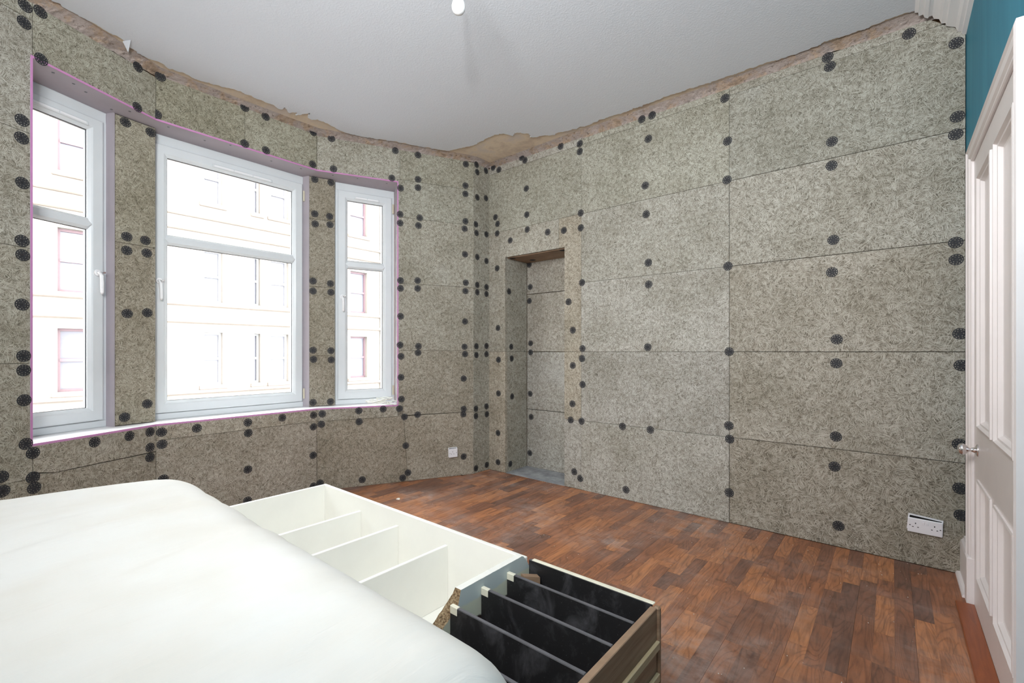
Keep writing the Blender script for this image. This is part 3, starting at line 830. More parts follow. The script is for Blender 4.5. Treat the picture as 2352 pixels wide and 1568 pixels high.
# side reveals of the outer windows and of the piers
def panel(p, q, z0, z1, t, name, mat, parent):
    p, q = Vector(p[:2]), Vector(q[:2]); d = (q - p).normalized(); n = Vector((d.y, -d.x)) * t
    return MB().prism([tuple(p), tuple(q), tuple(q + n), tuple(p + n)], z0, z1).build(name, mat, parent)
panel(JR, (-3.737, 2.705), ZL, ZS, 0.012, 'reveal_board', M['board_grey'], wall_left)
panel(JL, (-3.737, 0.115), ZL, ZS, -0.012, 'reveal_board', M['board_grey'], wall_left)
panel((-3.902, 0.643), (-3.962, 0.612), ZL, ZS, -0.008, 'reveal_board', M['board_grey'], wall_left)
panel((-3.972, 1.970), (-4.04, 1.945), ZL, ZS, 0.008, 'reveal_board', M['board_grey'], wall_left)
for J, sg in ((JR, 1), (JL, -1)):
    pl = PLN['FR'] if sg == 1 else PLN['FL']
    s0 = 0.735 if sg == 1 else 0.671
    m = MB()
    a = pl.at(s0 - 0.010 * sg * (1 if sg == 1 else 1), 0, -0.0009) if sg == 1 else pl.at(s0 + 0.010, 0, -0.0009)
    b = pl.at(s0, 0, -0.0009); c = pl.at(s0, 0, 0.004); d = pl.at(s0 - 0.010, 0, 0.004) if sg == 1 else pl.at(s0 + 0.010, 0, 0.004)
    m.prism([tuple(a[:2]), tuple(b[:2]), tuple(c[:2]), tuple(d[:2])], ZL - 0.012, ZS + 0.0105)
    m.build('pink_jamb_edge', M['pink'], wall_left)
# screws in the soffit and reveals
scr = [(-3.60, 0.33), (-3.72, 0.48), (-3.66, 0.42), (-3.80, 0.70), (-3.86, 0.62), (-3.86, 0.92), (-3.90, 1.15), (-3.84, 1.30), (-3.90, 1.62), (-3.87, 1.85), (-3.80, 2.10), (-3.70, 2.28), (-3.60, 2.52)]
for x, y in scr:
    MB().lathe([(0, 0.0075), (-0.0015, 0.0065), (-0.0010, 0.002)], (x, y, ZS - 0.0002), (0, 0, 1), 10).build('screw_head', M['steel'], wall_left)
for z in (0.80, 1.15, 1.55, 1.75, 1.95, 2.15, 2.35, 2.55, 2.66):
    MB().lathe([(0, 0.006), (-0.0015, 0.005), (-0.001, 0.002)], (-3.931 + 0.006 * math.sin(z * 9), 0.6265 + 0.003 * math.sin(z * 9), z), (0.46, 0.89, 0), 10).build('screw_head', M['steel'], wall_left)

# ================================================================== WINDOWS
def frame_ring(u0, u1, z0, z1, prof, F):
    """mitred rectangular ring; prof = list of (inset, w)"""
    m = MB(); n = len(prof); v = []
    for ins, w in prof:
        v += [F(u0 + ins, z0 + ins, w), F(u1 - ins, z0 + ins, w), F(u1 - ins, z1 - ins, w), F(u0 + ins, z1 - ins, w)]
    f = []
    for i in range(n):
        j = (i + 1) % n
        for k in range(4):
            f.append((i * 4 + k, i * 4 + (k + 1) % 4, j * 4 + (k + 1) % 4, j * 4 + k))
    return m.add(v, f)
def make_window(name, PQ, handle, label, vent, hinges):
    P = Vector(PQ[0]); Q = Vector(PQ[1]); d = (Q - P); L = d.length; d /= L
    n = Vector((d.y, -d.x))
    if n.dot(P) < 0: n = -n
    F = lambda u, z, w: (P.x + d.x * u + n.x * w, P.y + d.y * u + n.y * w, z)
    T = lambda m: m.map(lambda u, w, z: F(u, z, w))      # local (u, w, z) -> world
    z0, z1 = ZL + 0.001, ZS - 0.001
    # outer frame: the uprights show 20 mm, head and foot more
    m = MB()
    fr = frame_ring(0, L, z0, z1, [(0, 0.0), (0.042, 0.0), (0.046, 0.010), (0.046, 0.06), (0, 0.06)], F)
    win = fr.build(name, M['pvc'])
    tag(win, label, kind='structure')
    T(MB().bbox(0.002, L - 0.002, -0.004, 0.05, z0 + 0.001, z0 + 0.045, 0.004)).build('frame_foot', M['pvc'], win)
    T(MB().bbox(0.002, L - 0.002, -0.003, 0.05, z1 - 0.068, z1 - 0.001, 0.004)).build('frame_head', M['pvc'], win)
    s0, s1 = 0.024, L - 0.026
    sz0, sz1 = 0.760, 2.688
    sw = 0.086
    prof = [(0.0, 0.004), (0.002, -0.016), (0.010, -0.020), (0.062, -0.020), (0.070, -0.016), (sw, -0.004), (sw, 0.03), (0.0, 0.03)]
    sash = frame_ring(s0, s1, sz0, sz1, prof, F).build('sash', M['pvc'], win)
    g0, g1 = s0 + sw, s1 - sw
    zt0, zt1 = 1.973, 2.045
    gz0, gz1 = sz0 + sw, sz1 - sw
    # transom bar with pointed welded ends
    e = 0.022
    zm = (zt0 + zt1) / 2
    pts = [(g0, zt0), (g1, zt0), (g1 + e, zm), (g1, zt1), (g0, zt1), (g0 - e, zm)]
    ins = [(g0 + 0.006, zt0 + 0.016), (g1 - 0.006, zt0 + 0.016), (g1 + e - 0.004, zm), (g1 - 0.006, zt1 - 0.016), (g0 + 0.006, zt1 - 0.016), (g0 - e + 0.004, zm)]
    v = [F(u, z, 0.02) for u, z in pts] + [F(u, z, -0.0055) for u, z in pts] + [F(u, z, -0.0215) for u, z in ins]
    f = [tuple(range(12, 18)), tuple(range(5, -1, -1))]
    for r in (0, 1): f += [(r * 6 + i, r * 6 + (i + 1) % 6, (r + 1) * 6 + (i + 1) % 6, (r + 1) * 6 + i) for i in range(6)]
    mesh_obj('transom', v, f, M['pvc'], win)
    # glazing with a dark gasket line
    for a, b in ((gz0, zt0), (zt1, gz1)):
        frame_ring(g0 - 0.001, g1 + 0.001, a - 0.001, b + 0.001, [(0, 0.004), (0.004, 0.004), (0.004, 0.012), (0, 0.012)], F).build('gasket', M['gasket'], win)
        T(MB().box(g0 - 0.004, g1 + 0.004, 0.012, 0.018, a - 0.004, b + 0.004)).build('glass_pane', M['glass'], win)
    # trickle vent
    if vent:
        va, vb = vent
        vm = MB()
        zc = 2.632
        vm.bbox(va, vb, -0.030, -0.018, zc - 0.012, zc + 0.012, 0.003)
        vent_o = T(vm).build('trickle_vent', M['pvc'], win)
        k = max(2, int((vb - va) / 0.11)); st = (vb - va - 0.02) / k
        for i in range(k):
            T(MB().bbox(va + 0.012 + i * st, va + 0.006 + (i + 1) * st, -0.033, -0.029, zc - 0.006, zc + 0.006, 0.001)).build('vent_louvre', M['sill'], vent_o)
    # handle: rose, neck, lever
    if handle is not None:
        hu = handle; hz = 1.705
        hm = T(MB().lathe([(0.0, 0.021), (0.008, 0.021), (0.011, 0.017), (0.011, 0.0)], (hu, -0.019, hz), (0, -1, 0), 20)).build('handle', M['sill'], win, smooth=False)
        T(MB().tube([(hu, -0.028, hz), (hu, -0.048, hz - 0.002), (hu + 0.002, -0.056, hz - 0.02), (hu + 0.004, -0.056, hz - 0.06), (hu + 0.006, -0.054, hz - 0.125), (hu + 0.006, -0.053, hz - 0.138)],
                    [0.010, 0.011, 0.0105, 0.010, 0.009, 0.005], 10)).build('lever', M['sill'], hm, smooth=True)
        T(MB().lathe([(0, 0.007), (0.012, 0.007), (0.014, 0.004)], (hu + 0.010, -0.055, hz + 0.002), (1, -0.2, 0), 10)).build('lock_button', M['chrome'], hm)
    for hu, hz in hinges:
        T(MB().tube([(hu, -0.022, hz - 0.045), (hu, -0.022, hz + 0.045)], 0.008, 10)).build('hinge', M['brass'], win)
    return win
make_window('window_1', LW, 0.472, 'left upvc casement window of the bay with lever handle on the right', (0.12, 0.42), [])
CWL = 1.12
make_window('window_2', CW, 0.058, 'wide upvc centre window of the bay', (0.39, 0.83), [(CWL - 0.018, 2.58), (CWL - 0.018, 0.83)])
make_window('window_3', RW, 0.062, 'narrow right upvc casement window of the bay with cable on sill', (0.17, 0.40), [(0.530, 2.58), (0.530, 0.83)])

# ================================================================== DOOR, CASING, SKIRTING
DX = 0.297                                   # face of the door leaf
D0, D1 = 2.035, 3.052                        # leaf near edge, far edge (y)
def FD(u, z, w):                             # u = y, w = into the wall (+x)
    return (DX + w, u, z)
rows = [(0.176, 0.628), (0.859, 1.985)]
cols = [(2.115, 2.475), (2.555, 2.915)]
mb = MB()
ysl = [D0] + [c for col in cols for c in col] + [D1]
zsl = [0.012] + [r for row in rows for r in row] + [2.098]
for i in range(5):
    for j in range(5):
        if i in (1, 3) and j in (1, 3): continue
        mb.box(DX, DX + 0.04, ysl[i], ysl[i + 1], zsl[j], zsl[j + 1])
door = mb.build('door_1', M['gloss'])
tag(door, 'white four panel door with a chrome knob in the teal wall', kind='structure')
for (c0, c1) in cols:
    for (r0, r1) in rows:
        frame_ring(c0, c1, r0, r1, [(0.0, 0.0), (0.0, -0.006), (0.008, -0.008), (0.016, 0.002), (0.024, 0.003), (0.034, 0.016), (0.040, 0.018), (0.040, 0.03), (0.0, 0.03)], FD).build('panel_moulding', M['gloss'], door)
        MB().box(DX + 0.018, DX + 0.032, c0 - 0.002, c1 + 0.002, r0 - 0.002, r1 + 0.002).build('door_panel', M['gloss'], door)
knob = MB().lathe([(0, 0.0), (0, 0.028), (0.004, 0.028), (0.007, 0.022), (0.010, 0.013), (0.020, 0.0095), (0.028, 0.0085), (0.032, 0.011), (0.038, 0.019), (0.046, 0.0245), (0.054, 0.0255), (0.062, 0.022), (0.067, 0.012), (0.068, 0.0)], (DX, 2.925, 0.757), (-1, 0, 0), 28)
knob.build('door_knob', M['chrome'], door, smooth=True)

# moulded casing around the door
prof = [(0.0, 0.029), (0.0, 0.0), (0.012, -0.004), (0.020, 0.002), (0.050, 0.002), (0.058, 0.009), (0.068, 0.009), (0.072, 0.013), (0.072, 0.029)]
CX = 0.277
def FCAS(u, z, w): return (CX + w, u, z)
m = MB(); v = []; f = []
y_in0, y_in1, z_in = 2.035, 3.055, 2.100
for (o, w) in prof:
    e = 0.072 - o
    v += [FCAS(y_in0 - e, 0.16, w), FCAS(y_in0 - e, z_in + e, w), FCAS(y_in1 + e, z_in + e, w), FCAS(y_in1 + e, 0.22, w)]
n = len(prof)
for i in range(n):
    j = (i + 1) % n
    for k in range(3): f.append((i * 4 + k, i * 4 + k + 1, j * 4 + k + 1, j * 4 + k))
f.append(tuple(range(0, 4 * n, 4))); f.append(tuple(range(3, 4 * n, 4))[::-1])
m.add(v, f)
casing = m.build('trim_4', M['gloss'])
tag(casing, 'white moulded casing around the panelled door', kind='structure')
MB().bbox(CX - 0.006, TEAL_X + 0.001, 3.053, 3.130, 0.0, 0.225, 0.005).build('plinth_block', M['gloss'], casing)
MB().bbox(CX - 0.006, TEAL_X + 0.001, 1.960, 2.037, 0.0, 0.165, 0.005).build('plinth_block', M['gloss'], casing)
# skirting stub between casing and niche wall, with its floor bead
sk = [(TEAL_X + 0.002, 0.0), (0.281, 0.0), (0.281, 0.175), (0.285, 0.190), (0.293, 0.198), (0.296, 0.212), (TEAL_X + 0.002, 0.214)]
tag(MB().sweep(sk, 'y', 3.131, 3.448).build('baseboard_right', M['gloss']), 'short white skirting board between door casing and niche wall', kind='structure')
bead = [(0.281, 0.0), (0.262, 0.0), (0.263, 0.010), (0.270, 0.017), (0.281, 0.019)]
tag(MB().sweep(bead, 'y', 3.131, 3.447).build('trim_5', M['gloss']), 'white quarter round bead at the foot of the skirting', kind='structure')
tag(MB().bbox(0.232, 0.300, 2.038, 3.052, 0.0002, 0.011, 0.004).build('trim_6', M['thresh']), 'mahogany coloured threshold strip under the panelled door', kind='structure')

# ================================================================== FLOOR STAVES
def proj(x, y, z):
    a = 0.7693 * x + 0.6389 * y; d = -0.6389 * x + 0.7693 * y
    if d < 0.05: return None
    return (1176 + 1052 * a / d, 807 - 1052 * (z - CAM_H) / d, d)
SWD = 0.0683
staves = []
x = 0.2805
rng = random.Random(21)
col_i = 0
while x > -3.85:
    y = 3.449 - rng.uniform(0.0, 0.0)
    yy = 3.449
    first = True
    while yy > -0.6:
        ln = rng.choice([0.21, 0.26, 0.30, 0.34, 0.38, 0.42]) * rng.uniform(0.93, 1.07)
        if first: ln *= rng.uniform(0.2, 1.0); first = False
        y1 = max(-0.62, yy - ln)
        g = 0.0006 if col_i % 3 == 0 else 0.0
        staves.append((x - SWD + 0.0001, x - g, y1 + 0.0001, yy, rng.choice([0.05, 0.2, 0.4, 0.5, 0.6, 0.75, 0.85, 0.95]) + rng.uniform(-0.06, 0.06), rng.random(), rng.random()))
        yy = y1
    x -= SWD; col_i += 1
def bay_x(y):                 # room-side face of the bay at this y
    if y > 3.22 or y < -0.40: return -3.167
    if y > 1.96: return -3.167 - (3.22 - y) / 1.26 * 0.643
    if y < 0.84: return -3.167 - (y + 0.40) / 1.24 * 0.643
    return -3.81
vis = []; rest = []
for s in staves:
    cx_, cy_ = (s[0] + s[1]) / 2, (s[2] + s[3]) / 2
    if cx_ < bay_x(cy_) - 0.05: continue
    pr = proj(cx_, cy_, 0)
    if pr is None or not (-30 < pr[0] < 2380 and pr[1] < 1590) :
        rest.append(s); continue
    hidden = (pr[0] < 1500 and pr[1] > 1112 + (pr[0] - 750) * 0.352 + 25) or pr[0] < 690
    if hidden: rest.append(s); continue
    size = (s[3] - s[2]) * (s[1] - s[0]) / pr[2] ** 3
    vis.append((size, s))
vis.sort(reverse=True)
rest += [s for _, s in vis[300:]]
def stave_geo(s):
    x0, x1, y0, y1 = s[:4]
    b = 0.0002
    v = [(x0 + b, y0 + b, 0), (x1 - b, y0 + b, 0), (x1 - b, y1 - b, 0), (x0 + b, y1 - b, 0), (x0, y0, -b), (x1, y0, -b), (x1, y1, -b), (x0, y1, -b), (x0, y0, -0.009), (x1, y0, -0.009), (x1, y1, -0.009), (x0, y1, -0.009)]
    f = [(0, 1, 2, 3)] + [(4 * r + i, 4 * (r + 1) + i, 4 * (r + 1) + (i + 1) % 4, 4 * r + (i + 1) % 4) for r in (0, 1) for i in range(4)]
    return v, f
def tint_attr(me, cols):
    a = me.color_attributes.new('tint', 'FLOAT_COLOR', 'POINT')
    for i, c in enumerate(cols): a.data[i].color = c
for _, s in vis[:300]:
    v, f = stave_geo(s)
    me = bpy.data.meshes.new('floor_stave'); me.from_pydata(v, [], f); me.materials.append(M['lam'])
    tint_attr(me, [(s[4], s[5], s[6], 1)] * len(v))
    link(bpy.data.objects.new('floor_stave', me), floor)
V = []; Fc = []; C = []
for s in rest:
    v, f = stave_geo(s); b = len(V)
    V += v; Fc += [tuple(i + b for i in q) for q in f]; C += [(s[4], s[5], s[6], 1)] * len(v)
me = bpy.data.meshes.new('floor_staves'); me.from_pydata(V, [], Fc); me.materials.append(M['lam']); tint_attr(me, C)
tag(link(bpy.data.objects.new('floor_staves', me), floor), kind='stuff')

# ================================================================== BOOKCASE lying on its back
bk = empty('bookcase', (-1.7, 1.12, 0))
tag(bk, 'long bookcase lying on its back, cream shelves one end and black pigeonholes the other', 'bookcase')
X0, X1 = -2.760, -0.600; Y0, Y1 = 0.742, 1.490; H = 0.360; TH = 0.020
XD = -1.150                                    # divider between cream and black ends
def part(name, m, mat): return m.build(name, mat, bk)
part('side_panel', MB().bbox(X0, XD - 0.004, Y1 - TH, Y1, 0.0, H, 0.0025), M['shelf'])
part('side_panel', MB().bbox(X0, XD - 0.004, Y0, Y0 + TH, 0.0, H, 0.0025), M['shelf'])
part('end_panel', MB().bbox(X0 - 0.020, X0, Y0, Y1, 0.0, H, 0.0025), M['shelf'])
part('back_panel', MB().box(X0, XD - 0.03, Y0 + TH, Y1 - TH, 0.002, 0.014), M['shelf'])
for x in (-2.354, -2.005, -1.624):
    part('shelf', MB().bbox(x - 0.009, x + 0.009, Y0 + TH, Y1 - TH, 0.014, 0.288, 0.002), M['shelf'])
# divider board: broken top edge
v = []; f = []
ny = 60
for i in range(ny + 1):
    y = Y0 + 0.004 + (Y1 + 0.002 - Y0 - 0.004) * i / ny
    zt = H + 0.026
    if y > Y1 - 0.055:                         # broken away at the far end
        t = (y - (Y1 - 0.055)) / 0.055
        zt -= 0.075 * t ** 1.3 + 0.006 * noise.noise(Vector((y * 120, 0, 0)))
    if y < 1.092:                              # big break towards the bed
        t = min(1.0, (1.092 - y) / 0.12)
        zt = zt - 0.010 - 0.085 * t + 0.008 * noise.noise(Vector((y * 70, 3, 0)))
    zt += 0.0012 * noise.noise(Vector((y * 60, 9, 0)))
    v += [(XD - 0.014, y, 0.014), (XD + 0.014, y, 0.014), (XD + 0.014, y, zt - (0.0 if y >= 1.092 else 0.03)), (XD - 0.014, y, zt)]
for i in range(ny):
    a = i * 4; b = a + 4
    f += [(a, a + 1, b + 1, b), (a + 1, a + 2, b + 2, b + 1), (a + 2, a + 3, b + 3, b + 2), (a + 3, a, b, b + 3)]
f += [(0, 1, 2, 3), (ny * 4 + 3, ny * 4 + 2, ny * 4 + 1, ny * 4)]
dv = part('divider_board', type('q', (), {'build': lambda self, n_, m_, p_: mesh_obj(n_, v, f, m_, p_)})(), M['divider'])
dv.data.materials.append(M['chip']); dv.data.materials.append(M['shelf'])
for p in dv.data.polygons:
    c = p.center; nr = p.normal
    if nr.z > 0.3: p.material_index = 1 if c.y < 1.092 else 2
    elif nr.x < -0.5: p.material_index = 2
# black end with pigeonholes
part('side_panel', MB().bbox(XD + 0.014, X1 - 0.0202, Y1 - 0.016, Y1 - 0.001, 0.0, H - 0.002, 0.002), M['black'])
part('edge_strip', MB().bbox(XD + 0.030, X1 - 0.012, Y1 - 0.017, Y1 + 0.001, H - 0.0025, H + 0.002, 0.0015), M['edge'])
part('side_panel', MB().bbox(XD + 0.014, X1 - 0.0202, Y0, Y0 + 0.016, 0.0, H - 0.002, 0.002), M['black'])
part('back_panel', MB().box(XD + 0.014, X1 - 0.014, Y0 + 0.016, Y1 - 0.016, 0.002, 0.012), M['oldwood'])
for y in (1.343, 1.200, 1.050, 0.905):
    pt = part('partition', MB().bbox(XD + 0.014, X1 - 0.0202, y - 0.007, y + 0.007, 0.012, H - 0.004, 0.002), M['black'])
    MB().bbox(XD + 0.0145, XD + 0.050, y - 0.0078, y + 0.0078, H - 0.030, H - 0.0028, 0.002).build('paint_patch', M['edge'], pt)
part('corner_block', MB().hexa([(XD + 0.02, Y1 - 0.075, 0.24), (XD + 0.045, Y1 - 0.085, 0.24), (XD + 0.085, Y1 - 0.035, 0.24), (XD + 0.06, Y1 - 0.022, 0.24),
                                (XD + 0.02, Y1 - 0.075, H - 0.035), (XD + 0.045, Y1 - 0.085, H - 0.035), (XD + 0.085, Y1 - 0.035, H - 0.045), (XD + 0.06, Y1 - 0.022, H - 0.045)]), M['ply'])
endp = part('end_panel', MB().bbox(X1 - 0.020, X1 + 0.002, Y0, Y1 - 0.022, 0.0, H - 0.004, 0.002), M['ply'])
MB().bbox(X1 + 0.002, X1 + 0.014, Y0 + 0.02, Y1 - 0.024, 0.225, 0.252, 0.002).build('batten', M['batten'], endp)
MB().bbox(X1 + 0.002, X1 + 0.014, Y0 + 0.02, Y1 - 0.024, 0.120, 0.147, 0.002).build('batten', M['batten'], endp)
part('corner_post', MB().bbox(X1 - 0.012, X1 + 0.010, Y1 - 0.022, Y1 - 0.001, 0.0, H - 0.003, 0.005), M['ply'])

# ================================================================== COVERED BED in the foreground
def bed_mesh():
    bx0, bx1, by0, by1 = -2.66, -0.45, -0.60, 0.728
    NX, NY = 150, 110
    top = 0.658
    v = []; f = []
    cxm, cym = (bx0 + bx1) / 2, (by0 + by1) / 2
    hx, hy = (bx1 - bx0) / 2, (by1 - by0) / 2
    r = 0.21
    def sup(u):              # spread samples so that the rounded edges get enough of them
        return math.sin(u * math.pi / 2)
    for i in range(NX + 1):
        for j in range(NY + 1):
            u = sup(-1 + 2 * i / NX); w = sup(-1 + 2 * j / NY)
            x = cxm + hx * u; y = cym + hy * w
            dx = max(0.0, abs(x - cxm) - (hx - r)); dy = max(0.0, abs(y - cym) - (hy - r))
            d = min(1.0, math.hypot(dx, dy) / r)
            if math.hypot(dx, dy) > r:          # pull corner samples onto the rounded outline
                k = r / math.hypot(dx, dy)
                x = cxm + math.copysign(hx - r + dx * k, x - cxm) if dx else x
                y = cym + math.copysign(hy - r + dy * k, y - cym) if dy else y
            z = top - r * (1 - math.sqrt(max(0.0, 1 - d * d)))
            z += 0.004 * (1 - ((x - cxm) / hx) ** 2) * (1 - ((y - cym) / hy) ** 2)
            e = 1 - d ** 3
            # long soft folds running across the bed, fanning out from the far corner
            q = x + 0.42 * (y - 0.6) * (0.6 + 0.4 * (x + 2.6))
            fold = noise.noise(Vector((q * 5.5, y * 0.9, 1.3))) * 0.017 + noise.noise(Vector((q * 13, y * 1.4, 4.1))) * 0.009
            fade = 0.25 + 0.75 * max(0.0, min(1.0, (-0.9 - x) / 1.0))
            z += fold * e * fade
            z += noise.noise(Vector((x * 1.7, y * 1.7, 9))) * 0.012 * e
            if d > 0.8 : z += noise.noise(Vector((x * 9, y * 9, 2))) * 0.006
            if x < cxm: x = cxm + (x - cxm) * (1.068 - 0.316 * y)
            v.append((x, y, z))
    for i in range(NX):
        for j in range(NY):
            a = i * (NY + 1) + j
            f.append((a, a + NY + 1, a + NY + 2, a + 1))
    # skirt down to the floor
    loop = [i * (NY + 1) for i in range(NX + 1)] + [NX * (NY + 1) + j for j in range(1, NY + 1)] + [i * (NY + 1) + NY for i in range(NX - 1, -1, -1)] + [j for j in range(NY - 1, 0, -1)]
    prev = loop
    for zz in (0.30, 0.15, 0.0):
        ring_ = []
        for k, a in enumerate(loop):
            p = v[a]
            s = 1 - 0.012 * (1 if zz < 0.2 else 0) + 0.006 * math.sin(k * 0.35)
            ring_.append(len(v)); v.append((cxm + (p[0] - cxm) * s, cym + (p[1] - cym) * s, zz))
        for k in range(len(loop)):
            j = (k + 1) % len(loop)
            f.append((prev[k], prev[j], ring_[j], ring_[k]))
        prev = ring_
    f.append(tuple(prev))
    return v, f
bv, bf = bed_mesh()
bed = mesh_obj('covered_bed', bv, bf, M['fabric'], smooth=True)
tag(bed, 'bed under a smooth cream cotton cover in the foreground', 'bed')

# ================================================================== SOCKETS
def socket(name, P, s, z, w_, h_, tilt, roll, double, label):
    root = empty(name, P.at(s, z, 0))
    tag(root, label, 'socket')
    nin = -Vector((P.n.x, P.n.y, 0)); d = Vector((P.d.x, P.d.y, 0)); up = Vector((0, 0, 1))
    base = P.at(s, z, 0)
    if (d.cross(up)).dot(nin) < 0: pass
    # screen-right direction along the wall seen from the room
    right = up.cross(nin) if True else d
    def L(u, v_, w, tl=0.0, rl=0.0):          # local u right, v up, w out of the wall
        c, s_ = math.cos(rl), math.sin(rl)
        u2, v2 = u * c - v_ * s_, u * s_ + v_ * c
        # tilt about the lower edge: the top leans out
        vv = v2 + h_ / 2
        return base + right * u2 + up * (vv * math.cos(tl) - h_ / 2 - w * math.sin(tl)) + nin * (w * math.cos(tl) + vv * math.sin(tl))
    # wall box: open frame
    bxm = frame_ring(-w_ / 2, w_ / 2, -h_ / 2, h_ / 2, [(0, 0.0), (0, 0.014), (0.006, 0.014), (0.006, 0.001)], lambda u, v_, w: L(u, v_, w, 0, roll[0]))
    bxm.build('back_box', M['socket'], root)
    MB().box(-w_ / 2 + 0.004, w_ / 2 - 0.004, 0.0008, 0.002, -h_ / 2 + 0.004, h_ / 2 - 0.004).map(lambda u, w, v_: L(u, v_, w, 0, roll[0])).build('box_interior', M['dark'], root)
    T = lambda m: m.map(lambda u, w, v_: L(u, v_, w, tilt, roll[1]))
    pl = T(MB().bbox(-w_ / 2, w_ / 2, 0.0155, 0.0245, -h_ / 2 - 0.004, h_ / 2 - 0.004, 0.003)).build('face_plate', M['socket'], root)
    cs = (-w_ * 0.27, w_ * 0.27) if double else (-0.006,)
    for c in cs:
        T(MB().box(c - 0.002, c + 0.002, 0.0235, 0.0250, 0.006, 0.014)).build('pin_slot', M['dark'], pl)
        for k in (-0.011, 0.011):
            T(MB().box(c + k - 0.0033, c + k + 0.0033, 0.0235, 0.0250, -0.0135, -0.0095)).build('pin_slot', M['dark'], pl)
    for c in ((-0.008, 0.008) if double else (0.026,)):
        T(MB().bbox(c - 0.006, c + 0.006, 0.0235, 0.0275, 0.008, 0.027, 0.0015)).build('rocker_switch', M['socket'], pl)
    for c in ((-w_ * 0.43, w_ * 0.43) if double else (-w_ * 0.38, w_ * 0.38)):
        T(MB().lathe([(0, 0.0035), (0.0008, 0.003), (0.0005, 0.001)], (c, 0.0243, -0.004), (0, 1, 0), 10)).build('plate_screw', M['steel'], pl)
    return root
socket('double_socket', PLN['WR'], 3.306, 0.236, 0.146, 0.086, 0.20, (-0.085, -0.015), True, 'white double power socket hanging loose on the niche wall near the door')
socket('single_socket', PLN['FR'], 0.212, 0.236, 0.086, 0.086, 0.14, (0.03, 0.05), False, 'white single power socket low on the bay wall right of the windows')

# ================================================================== CABLE COIL on the right sill
pts = []
base = Vector((-3.632, 2.462, ZL + 0.006))
dirv = Vector((0.436, 0.90, 0)).normalized(); perp = Vector((-0.90, 0.436, 0))
for i in range(150):
    t = i / 149
    a = t * 2 * math.pi * 4.2 + 0.6
    ru = 0.105 + 0.022 * math.sin(i * 0.37); rv = 0.045 + 0.012 * math.cos(i * 0.23)
    p = base + dirv * (math.cos(a) * ru) + perp * (math.sin(a) * rv - 0.0)
    p.z = ZL + 0.006 + 0.022 * t + 0.034 * (0.5 + 0.5 * math.sin(a * 0.5 + 1.2)) + 0.004 * math.sin(i * 1.1)
    pts.append(p)
c_end = pts[-1]
cable = MB().tube(pts, 0.0040, 7).build('coiled_cable', M['cable'], smooth=True)
tag(cable, 'white cable coiled loosely on the sill under the right window', 'cable')
tail = [base + dirv * 0.02 + perp * -0.05 + Vector((0, 0, 0.02)), base + dirv * 0.07 + perp * -0.075 + Vector((0, 0, 0.006)), base + dirv * 0.13 + perp * -0.078 + Vector((0, 0, -0.004)), base + dirv * 0.165 + perp * -0.062 + Vector((0, 0, 0.004)), base + dirv * 0.16 + perp * -0.02 + Vector((0, 0, 0.022)), base + dirv * 0.12 + perp * 0.02 + Vector((0, 0, 0.030))]
MB().tube(tail, 0.0040, 7).build('cable_tail', M['cable'], cable, smooth=True)
MB().tube([base + dirv * 0.14 + perp * 0.0 + Vector((0, 0, 0.012)), base + dirv * 0.155 + perp * -0.004 + Vector((0, 0, 0.014))], 0.0055, 8).build('cable_plug', M['chrome'], cable)

# ================================================================== PENDANT BULB
px, py = -1.602, 1.527
pend = empty('pendant_light', (px, py, CEIL))
tag(pend, 'bare white light bulb hanging from the ceiling', 'light bulb')
MB().lathe([(0, 0.046), (0.012, 0.046), (0.024, 0.030), (0.028, 0.010)], (px, py, CEIL), (0, 0, -1), 24).build('ceiling_rose', M['sill'], pend)
MB().tube([(px, py, CEIL - 0.02), (px, py, CEIL - 0.125)], 0.0035, 8).build('flex', M['cable'], pend)
MB().lathe([(0, 0.006), (0.006, 0.013), (0.03, 0.017), (0.045, 0.018), (0.062, 0.017)], (px, py, CEIL - 0.115), (0, 0, -1), 20).build('lamp_holder', M['sill'], pend)
zb = CEIL - 0.170
MB().lathe([(0, 0.013), (0.014, 0.015), (0.030, 0.022), (0.048, 0.030), (0.062, 0.033), (0.078, 0.0315), (0.090, 0.025), (0.097, 0.014), (0.0995, 0.004)], (px, py, zb), (0, 0, -1), 28).build('bulb', M['bulb'], pend, smooth=True)

# ================================================================== CRUMBS of plaster on the floor
rng = random.Random(5)
cv = []; cf = []
def crumb(x, y, r, h):
    b = len(cv); k = 5
    for lv, (rr, zz) in enumerate(((r, 0.0), (r * 0.7, h))):
        for i in range(k):
            a = i * 2 * math.pi / k + rng.uniform(-0.3, 0.3)
            cv.append((x + rr * math.cos(a) * rng.uniform(0.7, 1.2), y + rr * math.sin(a) * rng.uniform(0.7, 1.2), zz))
    cf.append(tuple(range(b + k, b + 2 * k)))
    for i in range(k): cf.append((b + i, b + (i + 1) % k, b + k + (i + 1) % k, b + k + i))
for _ in range(220):
    x = rng.uniform(-2.9, 0.2); y = rng.uniform(1.55, 3.42)
    if rng.random() < 0.45: y = 3.44 - abs(rng.gauss(0, 0.18))
    crumb(x, y, rng.uniform(0.0008, 0.0026), rng.uniform(0.001, 0.0025))
o = mesh_obj('plaster_crumbs', cv, cf, M['crumb'])
tag(o, 'small white plaster crumbs scattered over the laminate floor', 'plaster crumbs', kind='stuff')
cv.clear(); cf.clear()
crumb(-3.10, 2.28, 0.020, 0.006)
o = mesh_obj('plaster_chip', cv, cf, M['crumb'])
tag(o, 'larger pale plaster chip on the floor below the bay wall', 'plaster chip')

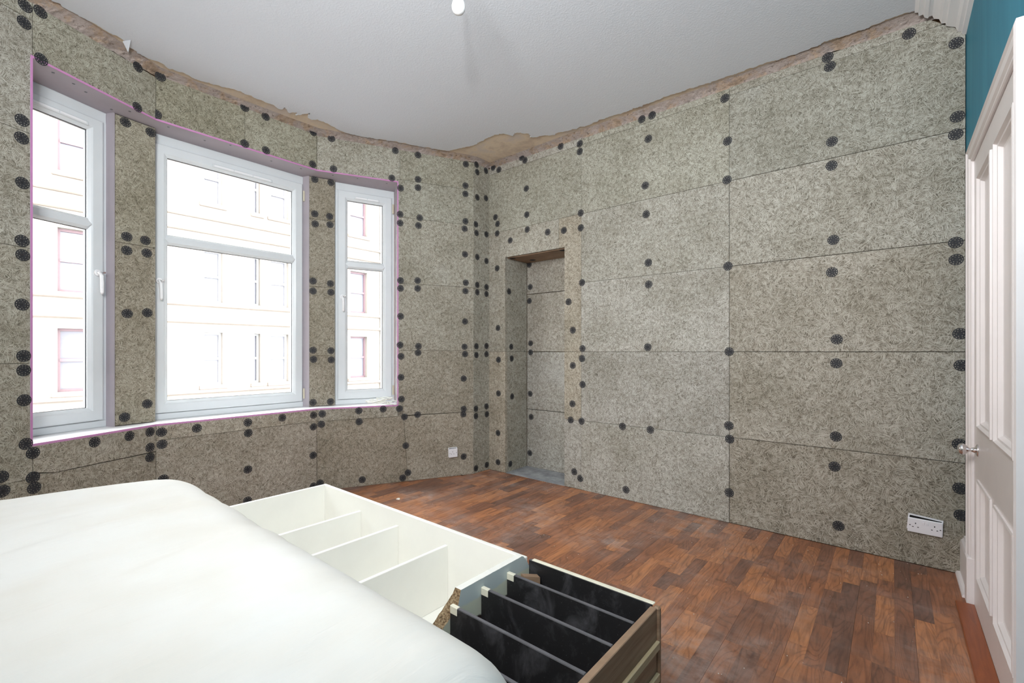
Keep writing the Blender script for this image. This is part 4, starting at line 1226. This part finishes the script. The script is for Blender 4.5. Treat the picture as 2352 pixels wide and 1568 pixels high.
# ================================================================== STREET outside
FX = -17.0
st = MB().box(-40, -4.6, -40, 45, -6.3, -6.0).build('street', M['road'])
tag(st, 'street between the two tenements', kind='structure')
fac = empty('tenement_building', (FX, 6.0, -6.0))
tag(fac, 'pale sandstone tenement across the street seen through the bay windows', 'building')
bays = [(-9.6, 'w'), (-5.4, 'w'), (-1.9, 'w'), (1.64, 'b'), (4.98, 'w'), (6.50, 'n'), (7.05, 'v'), (10.16, 'b'), (13.4, 'w'), (17.2, 'w')]
floors_z = [(-2.9, -1.2), (0.12, 1.82), (2.80, 4.50), (6.0, 7.7)]
def wid(k): return 0.20 if k == 'n' else 0.62 if k == 'v' else 0.78 if k == 'b' else 0.55
# wall between the openings: horizontal bands, and blocks between windows
ZB, ZT = -6.0, 8.7
zc = ZB
for (a, b) in floors_z:
    MB().box(FX - 0.5, FX, -14, 24, zc, a).build('wall_course', M['stone'], fac)
    yc = -14
    for (y, k) in bays:
        MB().box(FX - 0.5, FX, yc, y, a, b).build('wall_block', M['stone'], fac)
        yc = y + wid(k)
    MB().box(FX - 0.5, FX, yc, 24, a, b).build('wall_block', M['stone'], fac)
    zc = b
MB().box(FX - 0.5, FX, -14, 24, zc, ZT).build('wall_course', M['stone'], fac)
for z in (-0.08, 2.16, 2.70, 5.05, 5.50, 8.5):
    MB().bbox(FX - 0.1, FX + 0.10, -14, 24, z - 0.06, z + 0.06, 0.03).build('string_course', M['stone_trim'], fac)
for (a, b) in floors_z:
    for (y, k) in bays:
        w = wid(k); mat = M['sash_brown'] if k == 'b' else M['sash_white']
        FW = lambda u, z, ww: (FX - 0.16 - ww, u, z)
        wn = frame_ring(y, y + w, a, b, [(0, 0.0), (0.07, 0.0), (0.07, 0.06), (0, 0.06)], FW).build('window', mat, fac)
        MB().box(FX - 0.20, FX - 0.15, y + 0.05, y + w - 0.05, (a + b) / 2 - 0.04, (a + b) / 2 + 0.04).build('meeting_rail', mat, wn)
        MB().box(FX - 0.24, FX - 0.21, y + 0.03, y + w - 0.03, a + 0.03, b - 0.03).build('pane', M['street_glass'], wn)
        MB().bbox(FX - 0.1, FX + 0.09, y - 0.12, y + w + 0.12, a - 0.14, a - 0.005, 0.02).build('window_sill', M['stone_trim'], fac)
MB().tube([(FX + 0.08, 11.6, -6.0), (FX + 0.08, 11.6, 8.5)], 0.07, 10).build('drainpipe', M['sash_white'], fac)
